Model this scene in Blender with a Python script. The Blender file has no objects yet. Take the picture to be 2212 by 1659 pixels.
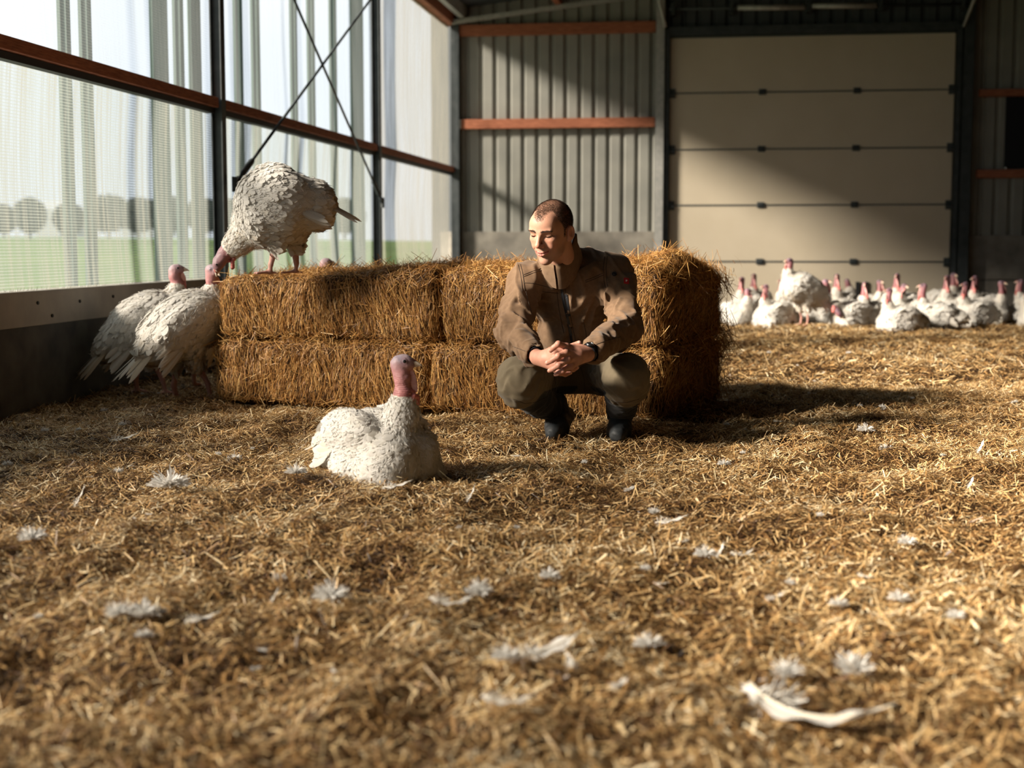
import bpy, math, random
import numpy as np
from mathutils import Vector, Matrix, Euler

C = bpy.context.scene
COL = C.collection
rng = np.random.default_rng(7)
random.seed(7)
PI = math.pi

# ------------------------------------------------------------------ camera
W_, H_ = 2212, 1659
FPX = 50.0 / 36.0 * W_
CH = 0.80
PITCH = math.atan((829.5 - 527) / FPX)
cam_d = bpy.data.cameras.new('camera'); cam = bpy.data.objects.new('camera', cam_d); COL.objects.link(cam)
cam_d.lens = 50; cam_d.sensor_width = 36; cam_d.clip_start = 0.05; cam_d.clip_end = 900
cam.location = (0, 0, CH); cam.rotation_euler = (PI / 2 - PITCH, 0, 0)
cam_d.dof.use_dof = True; cam_d.dof.focus_distance = 5.75; cam_d.dof.aperture_fstop = 2.5
C.camera = cam

# ------------------------------------------------------------------ sky, sun, exposure
world = bpy.data.worlds.new('sky'); C.world = world; world.use_nodes = True
wn = world.node_tree.nodes; wl = world.node_tree.links
bg = wn['Background']
tc = wn.new('ShaderNodeTexCoord'); nz = wn.new('ShaderNodeTexNoise'); nz.inputs['Scale'].default_value = 2.2; nz.inputs['Detail'].default_value = 4
cr = wn.new('ShaderNodeValToRGB')
cr.color_ramp.elements[0].position = 0.35; cr.color_ramp.elements[0].color = (0.72, 0.80, 0.88, 1)
cr.color_ramp.elements[1].position = 0.6; cr.color_ramp.elements[1].color = (0.95, 0.97, 0.98, 1)
wl.new(tc.outputs['Generated'], nz.inputs['Vector']); wl.new(nz.outputs['Fac'], cr.inputs['Fac']); wl.new(cr.outputs['Color'], bg.inputs['Color'])
bg.inputs['Strength'].default_value = 1.3
SUN_EL, SUN_AZ = 25.0, 21.0          # elevation, heading of the light measured from +X towards +Y
sun_d = bpy.data.lights.new('sun', 'SUN'); sun = bpy.data.objects.new('sun', sun_d); COL.objects.link(sun)
sun_d.energy = 19.5; sun_d.angle = math.radians(9); sun_d.color = (1.0, 0.88, 0.72)
e_, a_ = math.radians(SUN_EL), math.radians(SUN_AZ)
sdir = Vector((math.cos(a_) * math.cos(e_), math.sin(a_) * math.cos(e_), -math.sin(e_)))
sun.rotation_euler = sdir.to_track_quat('-Z', 'Y').to_euler(); sun.location = (-12, 2, 8)
C.view_settings.view_transform = 'Standard'; C.view_settings.look = 'None'
C.view_settings.exposure = 0.0; C.view_settings.gamma = 1.0; C.view_settings.use_curve_mapping = False
cy = C.cycles
cy.use_adaptive_sampling = True; cy.adaptive_threshold = 0.02
cy.use_denoising = True
cy.max_bounces = 7; cy.diffuse_bounces = 4; cy.glossy_bounces = 2; cy.transmission_bounces = 4; cy.transparent_max_bounces = 12
cy.caustics_reflective = False; cy.caustics_refractive = False; cy.sample_clamp_indirect = 6

# ------------------------------------------------------------------ frames
def P(px, py, Y=None, z=None):
    """a pixel of the photograph carried out to a distance (Y) or a height (z)"""
    x = (px - 1106) / FPX; yy = -(py - 829.5) / FPX
    c, s = math.cos(PITCH), math.sin(PITCH)
    d = np.array([x, c + yy * s, -s + yy * c])
    t = (Y / d[1]) if Y is not None else (z - CH) / d[2]
    return np.array([0, 0, CH]) + d * t
BA = math.radians(8.18)
BO = np.array([-.745, 18.168, 0]); BU = np.array([math.cos(BA), -math.sin(BA), 0]); BV = np.array([math.sin(BA), math.cos(BA), 0])
def B(u, v, z=0.0):
    return BO + BU * u + BV * v + np.array([0, 0, z])
BMAT = Matrix(((BU[0], BV[0], 0, BO[0]), (BU[1], BV[1], 0, BO[1]), (0, 0, 1, 0), (0, 0, 0, 1)))

# ------------------------------------------------------------------ mesh helpers
def empty(name, loc=(0, 0, 0), rz=0, label=None, cat=None, group=None):
    o = bpy.data.objects.new(name, None); COL.objects.link(o); o.empty_display_size = 0.1
    o.location = Vector([float(x) for x in loc]); o.rotation_euler = (0, 0, rz)
    return tag(o, label, cat, group)
def tag(o, label=None, cat=None, group=None, kind=None):
    if label: o['label'] = label
    if cat: o['category'] = cat
    if group: o['group'] = group
    if kind: o['kind'] = kind
    return o
def link(name, me, mat=None, parent=None, smooth=True):
    o = bpy.data.objects.new(name, me); COL.objects.link(o)
    if mat is not None:
        for m in (mat if isinstance(mat, (list, tuple)) else [mat]): me.materials.append(m)
    if smooth and len(me.polygons): me.polygons.foreach_set('use_smooth', np.ones(len(me.polygons), bool))
    if parent is not None: o.parent = parent
    return o
def quadmesh(name, V, Q, attrs=None):
    """V (n,3), Q (m,k) all polygons with k corners"""
    me = bpy.data.meshes.new(name); V = np.ascontiguousarray(V, np.float32); Q = np.ascontiguousarray(Q, np.int32)
    m, k = Q.shape
    me.vertices.add(len(V)); me.vertices.foreach_set('co', V.ravel())
    me.loops.add(m * k); me.loops.foreach_set('vertex_index', Q.ravel())
    me.polygons.add(m); me.polygons.foreach_set('loop_start', np.arange(0, m * k, k, dtype=np.int32))
    me.polygons.foreach_set('loop_total', np.full(m, k, np.int32))
    for n, a in (attrs or {}).items():
        a = np.asarray(a, np.float32)
        if a.ndim == 1:
            at = me.attributes.new(n, 'FLOAT', 'POINT'); at.data.foreach_set('value', a)
        else:
            at = me.attributes.new(n, 'FLOAT_COLOR', 'POINT')
            if a.shape[1] == 3: a = np.c_[a, np.ones(len(a))]
            at.data.foreach_set('color', np.ascontiguousarray(a, np.float32).ravel())
    me.update(calc_edges=True); me.validate()
    return me
class MB:
    """collects boxes, tubes and prisms, then links them as one mesh"""
    def __init__(s): s.v = []; s.f = []
    def add(s, vs, fs):
        n = len(s.v); s.v += [tuple(float(c) for c in x) for x in vs]; s.f += [tuple(i + n for i in f) for f in fs]; return s
    def box(s, lo, hi, fr=None):
        x0, y0, z0 = lo; x1, y1, z1 = hi
        vs = [(x, y, z) for z in (z0, z1) for y in (y0, y1) for x in (x0, x1)]
        if fr: vs = [fr(*p) for p in vs]
        return s.add(vs, [(0, 2, 3, 1), (4, 5, 7, 6), (0, 1, 5, 4), (2, 6, 7, 3), (0, 4, 6, 2), (1, 3, 7, 5)])
    def tube(s, pts, r, n=8, cap=True):
        pts = [np.array(p, float) for p in pts]
        rs = r if hasattr(r, '__len__') else [r] * len(pts)
        ring = []; a = None
        for i, p in enumerate(pts):
            t = pts[min(i + 1, len(pts) - 1)] - pts[max(i - 1, 0)]; t = t / (np.linalg.norm(t) + 1e-9)
            if a is None:
                a = np.cross(t, (0, 0, 1)); a = a if np.linalg.norm(a) > .1 else np.cross(t, (1, 0, 0))
            a = a - t * (a @ t); a /= np.linalg.norm(a); b = np.cross(t, a)
            ring += [p + rs[i] * (a * math.cos(q) + b * math.sin(q)) for q in np.linspace(0, 2 * PI, n, endpoint=False)]
        fs = [(i * n + j, i * n + (j + 1) % n, (i + 1) * n + (j + 1) % n, (i + 1) * n + j) for i in range(len(pts) - 1) for j in range(n)]
        if cap: fs += [tuple(range(n))[::-1], tuple(range((len(pts) - 1) * n, len(pts) * n))]
        return s.add(ring, fs)
    def build(s, name, mat, parent=None, smooth=False, bevel=0, matrix=None):
        me = bpy.data.meshes.new(name); me.from_pydata(s.v, [], s.f); me.update()
        if matrix is not None: me.transform(matrix)
        o = link(name, me, mat, parent, smooth)
        if bevel:
            b = o.modifiers.new('bevel', 'BEVEL'); b.width = bevel; b.segments = 2; b.limit_method = 'ANGLE'
        return o
def BB(name, lo, hi, mat, parent=None, bevel=0, kind=None):
    """a box laid out in the building's own frame (u along the back wall, v into depth, z up)"""
    o = MB().box(lo, hi, B).build(name, mat, parent, bevel=bevel)
    return tag(o, kind=kind)

def vnoise(x, y, seed=0):
    """smooth value noise in [-1,1]"""
    xi = np.floor(x).astype(np.int64); yi = np.floor(y).astype(np.int64); fx = x - xi; fy = y - yi
    fx = fx * fx * (3 - 2 * fx); fy = fy * fy * (3 - 2 * fy)
    def h(a, b):
        n = (a * 374761393 + b * 668265263 + seed * 974711) & 0x7fffffff
        n = ((n ^ (n >> 13)) * 1274126177) & 0x7fffffff
        return ((n ^ (n >> 16)) & 0xffff) / 32767.5 - 1
    return (h(xi, yi) * (1 - fx) + h(xi + 1, yi) * fx) * (1 - fy) + (h(xi, yi + 1) * (1 - fx) + h(xi + 1, yi + 1) * fx) * fy
def vnoise3(p, s, seed=0):
    x, y, z = p[..., 0] * s, p[..., 1] * s, p[..., 2] * s
    return (vnoise(x + 31.7 * z * 0, y + .37 * z, seed) + vnoise(y + 5.1, z + .41 * x, seed + 1) + vnoise(z + 9.3, x + .29 * y, seed + 2)) / 3 * 1.5

# ------------------------------------------------------------------ implicit surfaces (naive surface nets)
def surfnet(fn, lo, hi, h):
    lo = np.array(lo, float); n = np.ceil((np.array(hi) - lo) / h).astype(int) + 1
    g = np.stack(np.meshgrid(*[lo[i] + h * np.arange(n[i]) for i in range(3)], indexing='ij'), -1).astype(np.float32)
    F = fn(g.reshape(-1, 3)).reshape(n).astype(np.float32); del g
    ins = F < 0
    cn = tuple(n - 1); acc = np.zeros(cn + (3,), np.float32); cnt = np.zeros(cn, np.float32)
    def sl(a, d): return a[d[0]:d[0] + cn[0], d[1]:d[1] + cn[1], d[2]:d[2] + cn[2]]
    for ax in range(3):
        o1, o2 = [i for i in range(3) if i != ax]
        for i in (0, 1):
            for j in (0, 1):
                d0 = [0, 0, 0]; d0[o1] = i; d0[o2] = j; d1 = list(d0); d1[ax] = 1
                a, b = sl(F, d0), sl(F, d1); m = (a < 0) != (b < 0)
                t = np.where(m, a / np.where(m, a - b, 1), 0)
                acc[..., ax] += np.where(m, t, 0); acc[..., o1] += np.where(m, i, 0); acc[..., o2] += np.where(m, j, 0); cnt += m
    act = cnt > 0; idx = -np.ones(cn, np.int64); idx[act] = np.arange(act.sum())
    ijk = np.argwhere(act); V = lo + h * (ijk + acc[act] / cnt[act][:, None])
    Q = []
    for ax in range(3):
        o1, o2 = (ax + 1) % 3, (ax + 2) % 3
        s0 = [slice(None)] * 3; s0[ax] = slice(0, -1); s1 = [slice(None)] * 3; s1[ax] = slice(1, None)
        a, b = ins[tuple(s0)], ins[tuple(s1)]
        e = np.argwhere(a != b); fl = a[tuple(e.T)]
        ok = (e[:, o1] > 0) & (e[:, o2] > 0) & (e[:, o1] < cn[o1]) & (e[:, o2] < cn[o2]); e = e[ok]; fl = fl[ok]
        def c(d1, d2):
            k = e.copy(); k[:, o1] -= d1; k[:, o2] -= d2; return idx[tuple(k.T)]
        q = np.stack([c(1, 1), c(0, 1), c(0, 0), c(1, 0)], 1); q[~fl] = q[~fl][:, ::-1]; Q.append(q)
    Q = np.concatenate(Q); Q = Q[(Q >= 0).all(1)]
    return V, Q
def nrm(v): v = np.asarray(v, float); return v / (np.linalg.norm(v) + 1e-12)
def sd_cap(p, a, b, r1, r2=None):
    a = np.array(a, np.float32); b = np.array(b, np.float32); r2 = r1 if r2 is None else r2
    ab = b - a; t = np.clip(((p - a) @ ab) / (ab @ ab + 1e-12), 0, 1)
    return np.linalg.norm(p - a - t[:, None] * ab, axis=1) - (r1 + (r2 - r1) * t)
def sd_ell(p, c, r, R=None):
    q = (p - np.array(c, np.float32))
    if R is not None: q = q @ np.array(R, np.float32)      # columns of R are the ellipsoid's axes
    r = np.array(r, np.float32); k0 = np.linalg.norm(q / r, axis=1); k1 = np.linalg.norm(q / r ** 2, axis=1)
    return k0 * (k0 - 1) / (k1 + 1e-9)
def sd_box(p, c, hs, r=0.0, R=None):
    q = (p - np.array(c, np.float32))
    if R is not None: q = q @ np.array(R, np.float32)
    q = np.abs(q) - (np.array(hs, np.float32) - r)
    return np.linalg.norm(np.maximum(q, 0), axis=1) + np.minimum(q.max(1), 0) - r
def smin(a, b, k):
    h = np.clip(.5 + .5 * (b - a) / k, 0, 1); return b + (a - b) * h - k * h * (1 - h)
def smax(a, b, k): return -smin(-a, -b, k)
def eul(x=0, y=0, z=0):
    return np.array(Euler((math.radians(x), math.radians(y), math.radians(z)), 'XYZ').to_matrix())
def normals(V, Q):
    a = V[Q]; n = np.cross(a[:, 2] - a[:, 0], a[:, 3] - a[:, 1]); N = np.zeros_like(V)
    for i in range(4): np.add.at(N, Q[:, i], n)
    return N / (np.linalg.norm(N, axis=1)[:, None] + 1e-12)
def relax(V, Q, it=2, lam=.5):
    E = np.concatenate([Q[:, [0, 1]], Q[:, [1, 2]], Q[:, [2, 3]], Q[:, [3, 0]]]); E = np.concatenate([E, E[:, ::-1]])
    d = np.bincount(E[:, 0], minlength=len(V))[:, None]
    for _ in range(it):
        S = np.stack([np.bincount(E[:, 0], V[E[:, 1], k], minlength=len(V)) for k in range(3)], 1)
        V = V + lam * (S / np.maximum(d, 1) - V)
    return V

# ------------------------------------------------------------------ materials
def mat(name, col=(.8, .8, .8), rough=.7, metal=0, spec=.4):
    m = bpy.data.materials.new(name); m.use_nodes = True
    b = m.node_tree.nodes['Principled BSDF']; b.inputs['Base Color'].default_value = (*col, 1)
    b.inputs['Roughness'].default_value = rough; b.inputs['Metallic'].default_value = metal; b.inputs['Specular IOR Level'].default_value = spec
    return m
class N:
    """small node-writing helper"""
    def __init__(s, m): s.t = m.node_tree; s.b = s.t.nodes.get('Principled BSDF'); s.out = s.t.nodes.get('Material Output')
    def n(s, typ, **kw):
        x = s.t.nodes.new('ShaderNode' + typ)
        for k, v in kw.items():
            if k in x.inputs: s.put(v, x.inputs[k])
            else: setattr(x, k, v)
        return x
    def put(s, v, sock):
        if hasattr(v, 'is_output'): s.t.links.new(v, sock)
        elif hasattr(v, 'outputs'): s.t.links.new(v.outputs[0], sock)
        else: sock.default_value = v
    def co(s, scale=(1, 1, 1), kind='Object', rot=(0, 0, 0)):
        t = s.n('TexCoord'); m = s.n('Mapping'); s.t.links.new(t.outputs[kind], m.inputs[0]); m.inputs['Scale'].default_value = scale; m.inputs['Rotation'].default_value = rot
        return m.outputs[0]
    def noise(s, scale, det=3, vec=None, rough=.5):
        x = s.n('TexNoise'); x.inputs['Scale'].default_value = scale; x.inputs['Detail'].default_value = det; x.inputs['Roughness'].default_value = rough
        if vec is not None: s.t.links.new(vec, x.inputs['Vector'])
        return x.outputs['Fac']
    def ramp(s, fac, stops):
        x = s.n('ValToRGB'); s.t.links.new(fac, x.inputs[0]); el = x.color_ramp.elements
        while len(el) < len(stops): el.new(.5)
        for e, (p, c) in zip(el, stops): e.position = p; e.color = (*c, 1) if len(c) == 3 else c
        return x.outputs[0]
    def math(s, op, a, b=0.0, cl=False):
        x = s.n('Math', operation=op); x.use_clamp = cl; s.put(a, x.inputs[0]); s.put(b, x.inputs[1]); return x.outputs[0]
    def mix(s, f, a, b, typ='MIX'):
        x = s.n('MixRGB', blend_type=typ); s.put(f, x.inputs[0]); s.put(a if not isinstance(a, tuple) else (*a, 1), x.inputs[1]); s.put(b if not isinstance(b, tuple) else (*b, 1), x.inputs[2]); return x.outputs[0]
    def bump(s, h, st=.3, dist=.01):
        x = s.n('Bump'); x.inputs['Strength'].default_value = st; x.inputs['Distance'].default_value = dist; s.t.links.new(h, x.inputs['Height']); s.t.links.new(x.outputs[0], s.b.inputs['Normal'])
    def col(s, c): s.put(c, s.b.inputs['Base Color'])
def noisy(name, c1, c2, scale=8, rough=.7, bump=.2, vec=(1, 1, 1), metal=0, spec=.4, dist=.01, det=4):
    m = mat(name, c1, rough, metal, spec); k = N(m); f = k.noise(scale, det, k.co(vec)); k.col(k.ramp(f, [(.32, c1), (.68, c2)]))
    if bump: k.bump(f, bump, dist)
    return m
def leafy(name, ramp_stops, attr='tone', rough=.5, trans=.25, spec=.35):
    """thin strands: colour by a per-strand tone, part of the light comes through"""
    m = mat(name, (.5, .4, .3), rough, 0, spec); k = N(m)
    a = k.n('Attribute', attribute_name=attr)
    c = k.ramp(a.outputs['Fac'], ramp_stops); k.col(c)
    tr = k.n('BsdfTranslucent'); k.t.links.new(c, tr.inputs[0]); mx = k.n('MixShader'); mx.inputs[0].default_value = trans
    k.t.links.new(k.b.outputs[0], mx.inputs[1]); k.t.links.new(tr.outputs[0], mx.inputs[2]); k.t.links.new(mx.outputs[0], k.out.inputs[0])
    return m
# ------------------------------------------------------------------ the barn
M = {}
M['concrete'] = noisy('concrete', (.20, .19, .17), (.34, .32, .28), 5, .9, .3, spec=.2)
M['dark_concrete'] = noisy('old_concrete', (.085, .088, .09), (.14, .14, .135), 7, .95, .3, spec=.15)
M['board'] = noisy('beige_board', (.33, .31, .28), (.42, .39, .34), 6, .7, .05)
M['timber'] = noisy('timber', (.26, .085, .045), (.46, .17, .09), 9, .75, .25, vec=(1.2, 1.2, 14))
M['steel'] = noisy('dark_steel', (.035, .045, .05), (.06, .07, .075), 12, .5, .05)
M['galv'] = noisy('galvanised_steel', (.38, .39, .38), (.5, .5, .48), 20, .45, .05, metal=.3)
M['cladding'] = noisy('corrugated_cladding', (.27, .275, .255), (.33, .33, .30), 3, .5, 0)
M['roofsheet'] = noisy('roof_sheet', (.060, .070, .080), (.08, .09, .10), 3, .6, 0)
M['doorpanel'] = noisy('door_panel', (.60, .53, .41), (.64, .57, .45), 2, .55, .02)
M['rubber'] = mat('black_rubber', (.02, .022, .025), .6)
M['cream'] = mat('cream_sheet', (.62, .6, .5), .7)

LEN0, WID = -24.0, 14.0
floor_m = noisy('litter_soil', (.022, .014, .010), (.085, .045, .018), 40, .95, .6, dist=.02, spec=.1)

def hfield(x, y):
    """height of the straw bed"""
    a = vnoise(x / .42, y / .42, 3) * .022 + vnoise(x / .15, y / .15, 5) * .021 + vnoise(x / .06, y / .06, 9) * .009
    return a - .012 + .010 * np.clip(vnoise(x / .9, y / .9, 11), 0, 1)

# floor: undulating bed, fine under the flock and coarse outside of it
def grid_floor():
    us = np.concatenate([np.arange(-.06, 9, .05), np.arange(9, WID + .4, .25)]); vs = np.concatenate([np.arange(LEN0, -17.2, .5), np.arange(-17.2, -9, .04), np.arange(-9, .2, .1)])
    U, Vv = np.meshgrid(us, vs, indexing='ij'); p = BO[:2] + U[..., None] * BU[:2] + Vv[..., None] * BV[:2]
    z = hfield(p[..., 0], p[..., 1]) - .008
    V = np.dstack([p, z]).reshape(-1, 3); nu, nv = U.shape
    i = np.arange(nu - 1)[:, None] * nv + np.arange(nv - 1)[None]; i = i.ravel()
    Q = np.stack([i, i + nv, i + nv + 1, i + 1], 1)
    return quadmesh('floor', V, Q)
fl = link('floor', grid_floor(), floor_m); tag(fl, kind='structure')

# left wall: concrete upstand, beige board, netting bays
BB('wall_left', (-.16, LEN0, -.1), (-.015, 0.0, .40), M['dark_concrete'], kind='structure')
tb = MB()
tb.box((-.16, LEN0, .398), (.0, .0, .57), B)
board = tb.build('trim_1', M['board'], bevel=.004); tag(board, kind='structure')
sc = MB()
for k, (v, z) in enumerate([(-11.25, .51), (-10.78, .50), (-10.36, .51), (-10.1, .44), (-9.97, .49), (-9.6, .50), (-9.22, .44), (-8.9, .5), (-11.1, .44), (-12.0, .5), (-12.6, .47)]):
    c = B(.001, v, z); sc.tube([c, c + BU * .006], .009, 8)
sc.build('board_screws', M['rubber'], board)
BAYS = [(-22.1, -17.6), (-17.6, -13.12), (-13.12, -8.64), (-8.64, -4.16), (-4.16, -.06)]
EAVE = 3.56

def net_mat(name, cover, dirt, tint=(.74, .74, .66), lines=True, glow=.55):
    """woven wind-break netting: fine threads with open holes between them"""
    m = mat(name, tint, .8); k = N(m); t = k.n('TexCoord'); sp = k.n('SeparateXYZ'); k.t.links.new(t.outputs['Object'], sp.inputs[0])
    def thread(sock, per, w):
        a = k.math('FRACT', k.math('MULTIPLY', sock, 1 / per)); return k.math('LESS_THAN', a, w)
    hz = thread(sp.outputs[2], .0155, .30 if lines else .2); vt = thread(sp.outputs[1], .0062, .28)
    streak = k.noise(1.0, 5, k.co((2, 26, .9)), .65); big = k.noise(1.0, 3, k.co((1, 3.2, .8)))
    d = k.math('MULTIPLY', k.ramp(streak, [(.42, (0, 0, 0)), (.72, (1, 1, 1))]), dirt)
    a = k.math('MAXIMUM', hz, vt)
    cov = k.math('ADD', k.math('ADD', k.math('MULTIPLY', a, .42 if lines else .16), cover), d, True)
    cov = k.math('ADD', cov, k.math('MULTIPLY', k.math('SUBTRACT', big, .5), .25), True)
    tr = k.n('BsdfTransparent'); df = k.n('BsdfDiffuse'); tl = k.n('BsdfTranslucent')
    c = k.mix(k.math('MULTIPLY', d, 1.4, True), tint, (.24, .22, .18)); c = k.mix(k.math('MULTIPLY', hz, .35), c, (.3, .33, .3))
    k.t.links.new(c, df.inputs[0]); k.t.links.new(c, tl.inputs[0])
    m1 = k.n('MixShader'); m1.inputs[0].default_value = glow; k.t.links.new(df.outputs[0], m1.inputs[1]); k.t.links.new(tl.outputs[0], m1.inputs[2])
    m2 = k.n('MixShader'); k.t.links.new(cov, m2.inputs[0]); k.t.links.new(tr.outputs[0], m2.inputs[1]); k.t.links.new(m1.outputs[0], m2.inputs[2])
    k.t.links.new(m2.outputs[0], k.out.inputs[0]); return m
M['net_low'] = net_mat('wind_net_lower', .33, .42, tint=(.20, .23, .23))
M['net_high'] = net_mat('wind_net_upper', .18, .10, tint=(.24, .27, .29), lines=False)
M['net_far'] = net_mat('wind_net_far', .48, .40, tint=(.17, .165, .15), lines=False, glow=.6)
def net_panel(name, v0, v1, z0, z1, m, sag=.03, dense=None):
    nu, nz = 40, 24; vv, zz = np.meshgrid(np.linspace(v0, v1, nu), np.linspace(z0, z1, nz), indexing='ij')
    s = np.sin(np.linspace(0, PI, nu))[:, None] * np.sin(np.linspace(0, PI, nz))[None]
    uu = -.05 - sag * s + .006 * np.sin(vv * 9 + zz)
    V = np.stack([uu, vv, zz], -1).reshape(-1, 3)
    i = (np.arange(nu - 1)[:, None] * nz + np.arange(nz - 1)[None]).ravel(); Q = np.stack([i, i + nz, i + nz + 1, i + 1], 1)
    o = link(name, quadmesh(name, V, Q), m); o.matrix_world = BMAT; tag(o, kind='structure'); return o
for i, (v0, v1) in enumerate(BAYS):
    far = i == 4
    net_panel('window_%d' % (2 * i + 1), v0, v1, .56, 1.73, M['net_far'] if far else M['net_low'])
    net_panel('window_%d' % (2 * i + 2), v0, v1, 1.73, EAVE - .02, M['net_far'] if far else M['net_high'], .02)
# fuzzy hem of the netting, lying on the board
hem = MB()
for v in np.arange(-13.1, -8.7, .006):
    z = .572; c = B(.002 + random.uniform(-.01, .004), v, z); e = c + BU * random.uniform(.0, .012) + np.array([0, 0, random.uniform(.006, .026)]) + BV * random.uniform(-.01, .01)
    hem.add([c, c + BV * .0025, e], [(0, 1, 2)])
hem.build('net_hem', mat('net_thread', (.45, .42, .28), .9), board)

# timber rail along the left wall, one length per bay
for i, (v0, v1) in enumerate(BAYS):
    o = BB('trim_%d' % (i + 2), (-.045, v0 + .06, 1.70), (.04, v1 - .05 if i < 4 else 0, 1.765), M['timber'], kind='structure', bevel=.003)
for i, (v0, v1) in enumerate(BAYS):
    BB('trim_%d' % (21 + i), (-.045, v0 + .06, 1.662), (.012, v1 - .05 if i < 4 else 0, 1.698), M['rubber'], kind='structure')  # added black strip under each rail, stands in for its shaded underside
top = BB('trim_7', (-.10, LEN0, EAVE - .05), (.05, 0, EAVE + .15), M['timber'], kind='structure')

# steel columns of the left wall
LABC = {-13.12: 'dark steel wall column outside the photo frame on the left', -8.64: 'dark steel wall column behind the turkeys, with the near cable end bolted to it', -4.16: 'dark steel wall column farther along the netting, where the second brace ends'}
for v in (-22.1, -17.6, -13.12, -8.64, -4.16):
    m_ = MB()
    m_.box((-.02, v - .04, 0), (-.012, v + .04, EAVE), B); m_.box((-.012, v - .005, 0), (.048, v + .005, EAVE), B); m_.box((.048, v - .04, 0), (.056, v + .04, EAVE), B)
    o = m_.build('steel_column', M['steel'])
    tag(o, LABC.get(v, 'dark steel wall column behind the camera position'), 'column', 'steel columns of the netted wall')

# diagonal bracing rods with turnbuckles
def brace(v0, z0, v1, z1, label, off=.10, tb=.30, r=.011):
    a, b = B(off, v0, z0), B(off, v1, z1); d = nrm(b - a)
    t = empty('bracing_rod', a, 0, label, 'bracing rod', 'crossed bracing rods in front of the netting')
    A = np.zeros(3); Bv = b - a
    MB().tube([A, Bv], r, 8).build('rod', M['steel'], t, True)
    m_ = MB(); c = d * tb
    m_.tube([c - d * .13, c - d * .10, c - d * .09, c + d * .09, c + d * .10, c + d * .13], [.014, .022, .022, .022, .022, .014], 8)
    m_.build('turnbuckle', M['steel'], t, True)
    m_ = MB(); m_.tube([d * .02, d * .10], .022, 6); m_.tube([np.array([0, 0, -.05]), np.array([0, 0, .05])], .02, 6); m_.build('end_bracket', M['steel'], t)
    return t
brace(-8.58, 1.20, -4.2, 3.30, 'bracing rod rising to the right from the near column, turnbuckle near its foot')
brace(-4.22, 1.20, -8.58, 3.42, 'bracing rod rising to the left from the far column, crossing the nearer one', .085)

# pale posts standing outside behind the netting
M['post_pale'] = leafy('pale_translucent_post', [(0, (.13, .19, .18)), (1, (.13, .19, .18))], trans=.45, rough=.6)
POSTS = [(155, .055, 0), (200, .06, 1), (352, .30, 2), (398, .07, 1), (428, .22, 3), (525, .07, 0), (562, .08, 1), (643, .06, 0), (680, .09, 1), (727, .10, 0), (775, .55, 3)]
def Lv(px, off):
    d = P(px, 300, Y=1.0) - np.array([0, 0, CH]); t = ((BO + BU * off - np.array([0, 0, CH])) @ BU) / (d @ BU); return float((np.array([0, 0, CH]) + d * t - BO) @ BV)
for k, (px, w, kd) in enumerate(POSTS):
    v = Lv(px, -.35); m_ = MB()
    if kd < 2:
        m_.box((-.38, v - w / 2, -.3), (-.35, v + w / 2, 3.9), B); m_.box((-.40, v - w / 2 - .012, -.3), (-.38, v - w / 2 + .012, 3.9), B); m_.box((-.40, v + w / 2 - .012, -.3), (-.38, v + w / 2 + .012, 3.9), B)
        tag(m_.build('outside_post', M['post_pale']), 'slim pale post outside the netting, %s' % ['leftmost of the slim posts', 'second slim post from the left', 'x', 'third slim post from the left, beside a wide sheet', 'x', 'slim post just right of the near steel column', 'second slim post right of the near steel column', 'slim post left of the crossing of the rods', 'slim post under the crossing of the rods', 'slim post right of the crossing of the rods', 'x'][k], 'post', 'pale posts outside the netting')
    else:
        n = 7; pts = []
        for q in range(n * 4 + 1):
            s = q / (n * 4); pts.append((-.36 + .015 * math.sin(s * n * 2 * PI), v - w / 2 + w * s))
        vs = [B(u, vv, z) for u, vv in pts for z in (-.3, 3.9)] + [B(u - .004, vv, z) for u, vv in pts for z in (-.3, 3.9)]
        K = len(pts) * 2
        fs = [(2 * i, 2 * i + 2, 2 * i + 3, 2 * i + 1) for i in range(len(pts) - 1)] + [(K + 2 * i, K + 2 * i + 1, K + 2 * i + 3, K + 2 * i + 2) for i in range(len(pts) - 1)]
        m_.add(vs, fs)
        tag(m_.build('folded_sheet', M['post_pale'], smooth=True), ['wide grey green folded sheet hanging outside behind the netting', 'cream folded sheet hanging outside just left of the near steel column', 'wide cream folded sheet hanging outside before the far steel column'][[2, 4, 10].index(k)], 'sheet')

# corrugated back wall with a concrete upstand
def corrugated(name, u0, u1, z0, z1, m, v=0.0, per=.178, depth=.035, ph=0.0):
    prof = []; u = u0
    while u < u1:
        for du, dv in ((0, 0), (.105, 0), (.128, depth), (.155, depth)):
            if u + du < u1: prof.append((u + du, v + dv))
        u += per
    prof.append((u1, v)); m_ = MB()
    vs = [B(a, b, z) for a, b in prof for z in (z0, z1)] + [B(a, v + .08, z) for a, b in prof for z in (z0, z1)]; K = len(prof) * 2
    fs = [(2 * i, 2 * i + 2, 2 * i + 3, 2 * i + 1) for i in range(len(prof) - 1)] + [(K + 2 * i, K + 2 * i + 1, K + 2 * i + 3, K + 2 * i + 2) for i in range(len(prof) - 1)]
    o = m_.add(vs, fs).build(name, m); tag(o, kind='structure'); return o
def roofz(u): return 3.62 + .115 * u if u < 8 else 3.62 + .115 * 8 - .115 * (u - 8)
corrugated('wall_back', .04, 2.56, .95, 4.0, M['cladding'])
corrugated('wall_back_right', 6.3, WID, .90, 4.6, M['cladding'])
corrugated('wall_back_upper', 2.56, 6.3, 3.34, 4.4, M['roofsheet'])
BB('wall_back_plinth', (-.16, -.03, -.1), (2.56, .12, .955), M['concrete'], kind='structure', bevel=.004)
BB('wall_back_plinth_right', (6.3, -.03, -.1), (WID, .12, .362), M['concrete'], kind='structure', bevel=.004)
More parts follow.
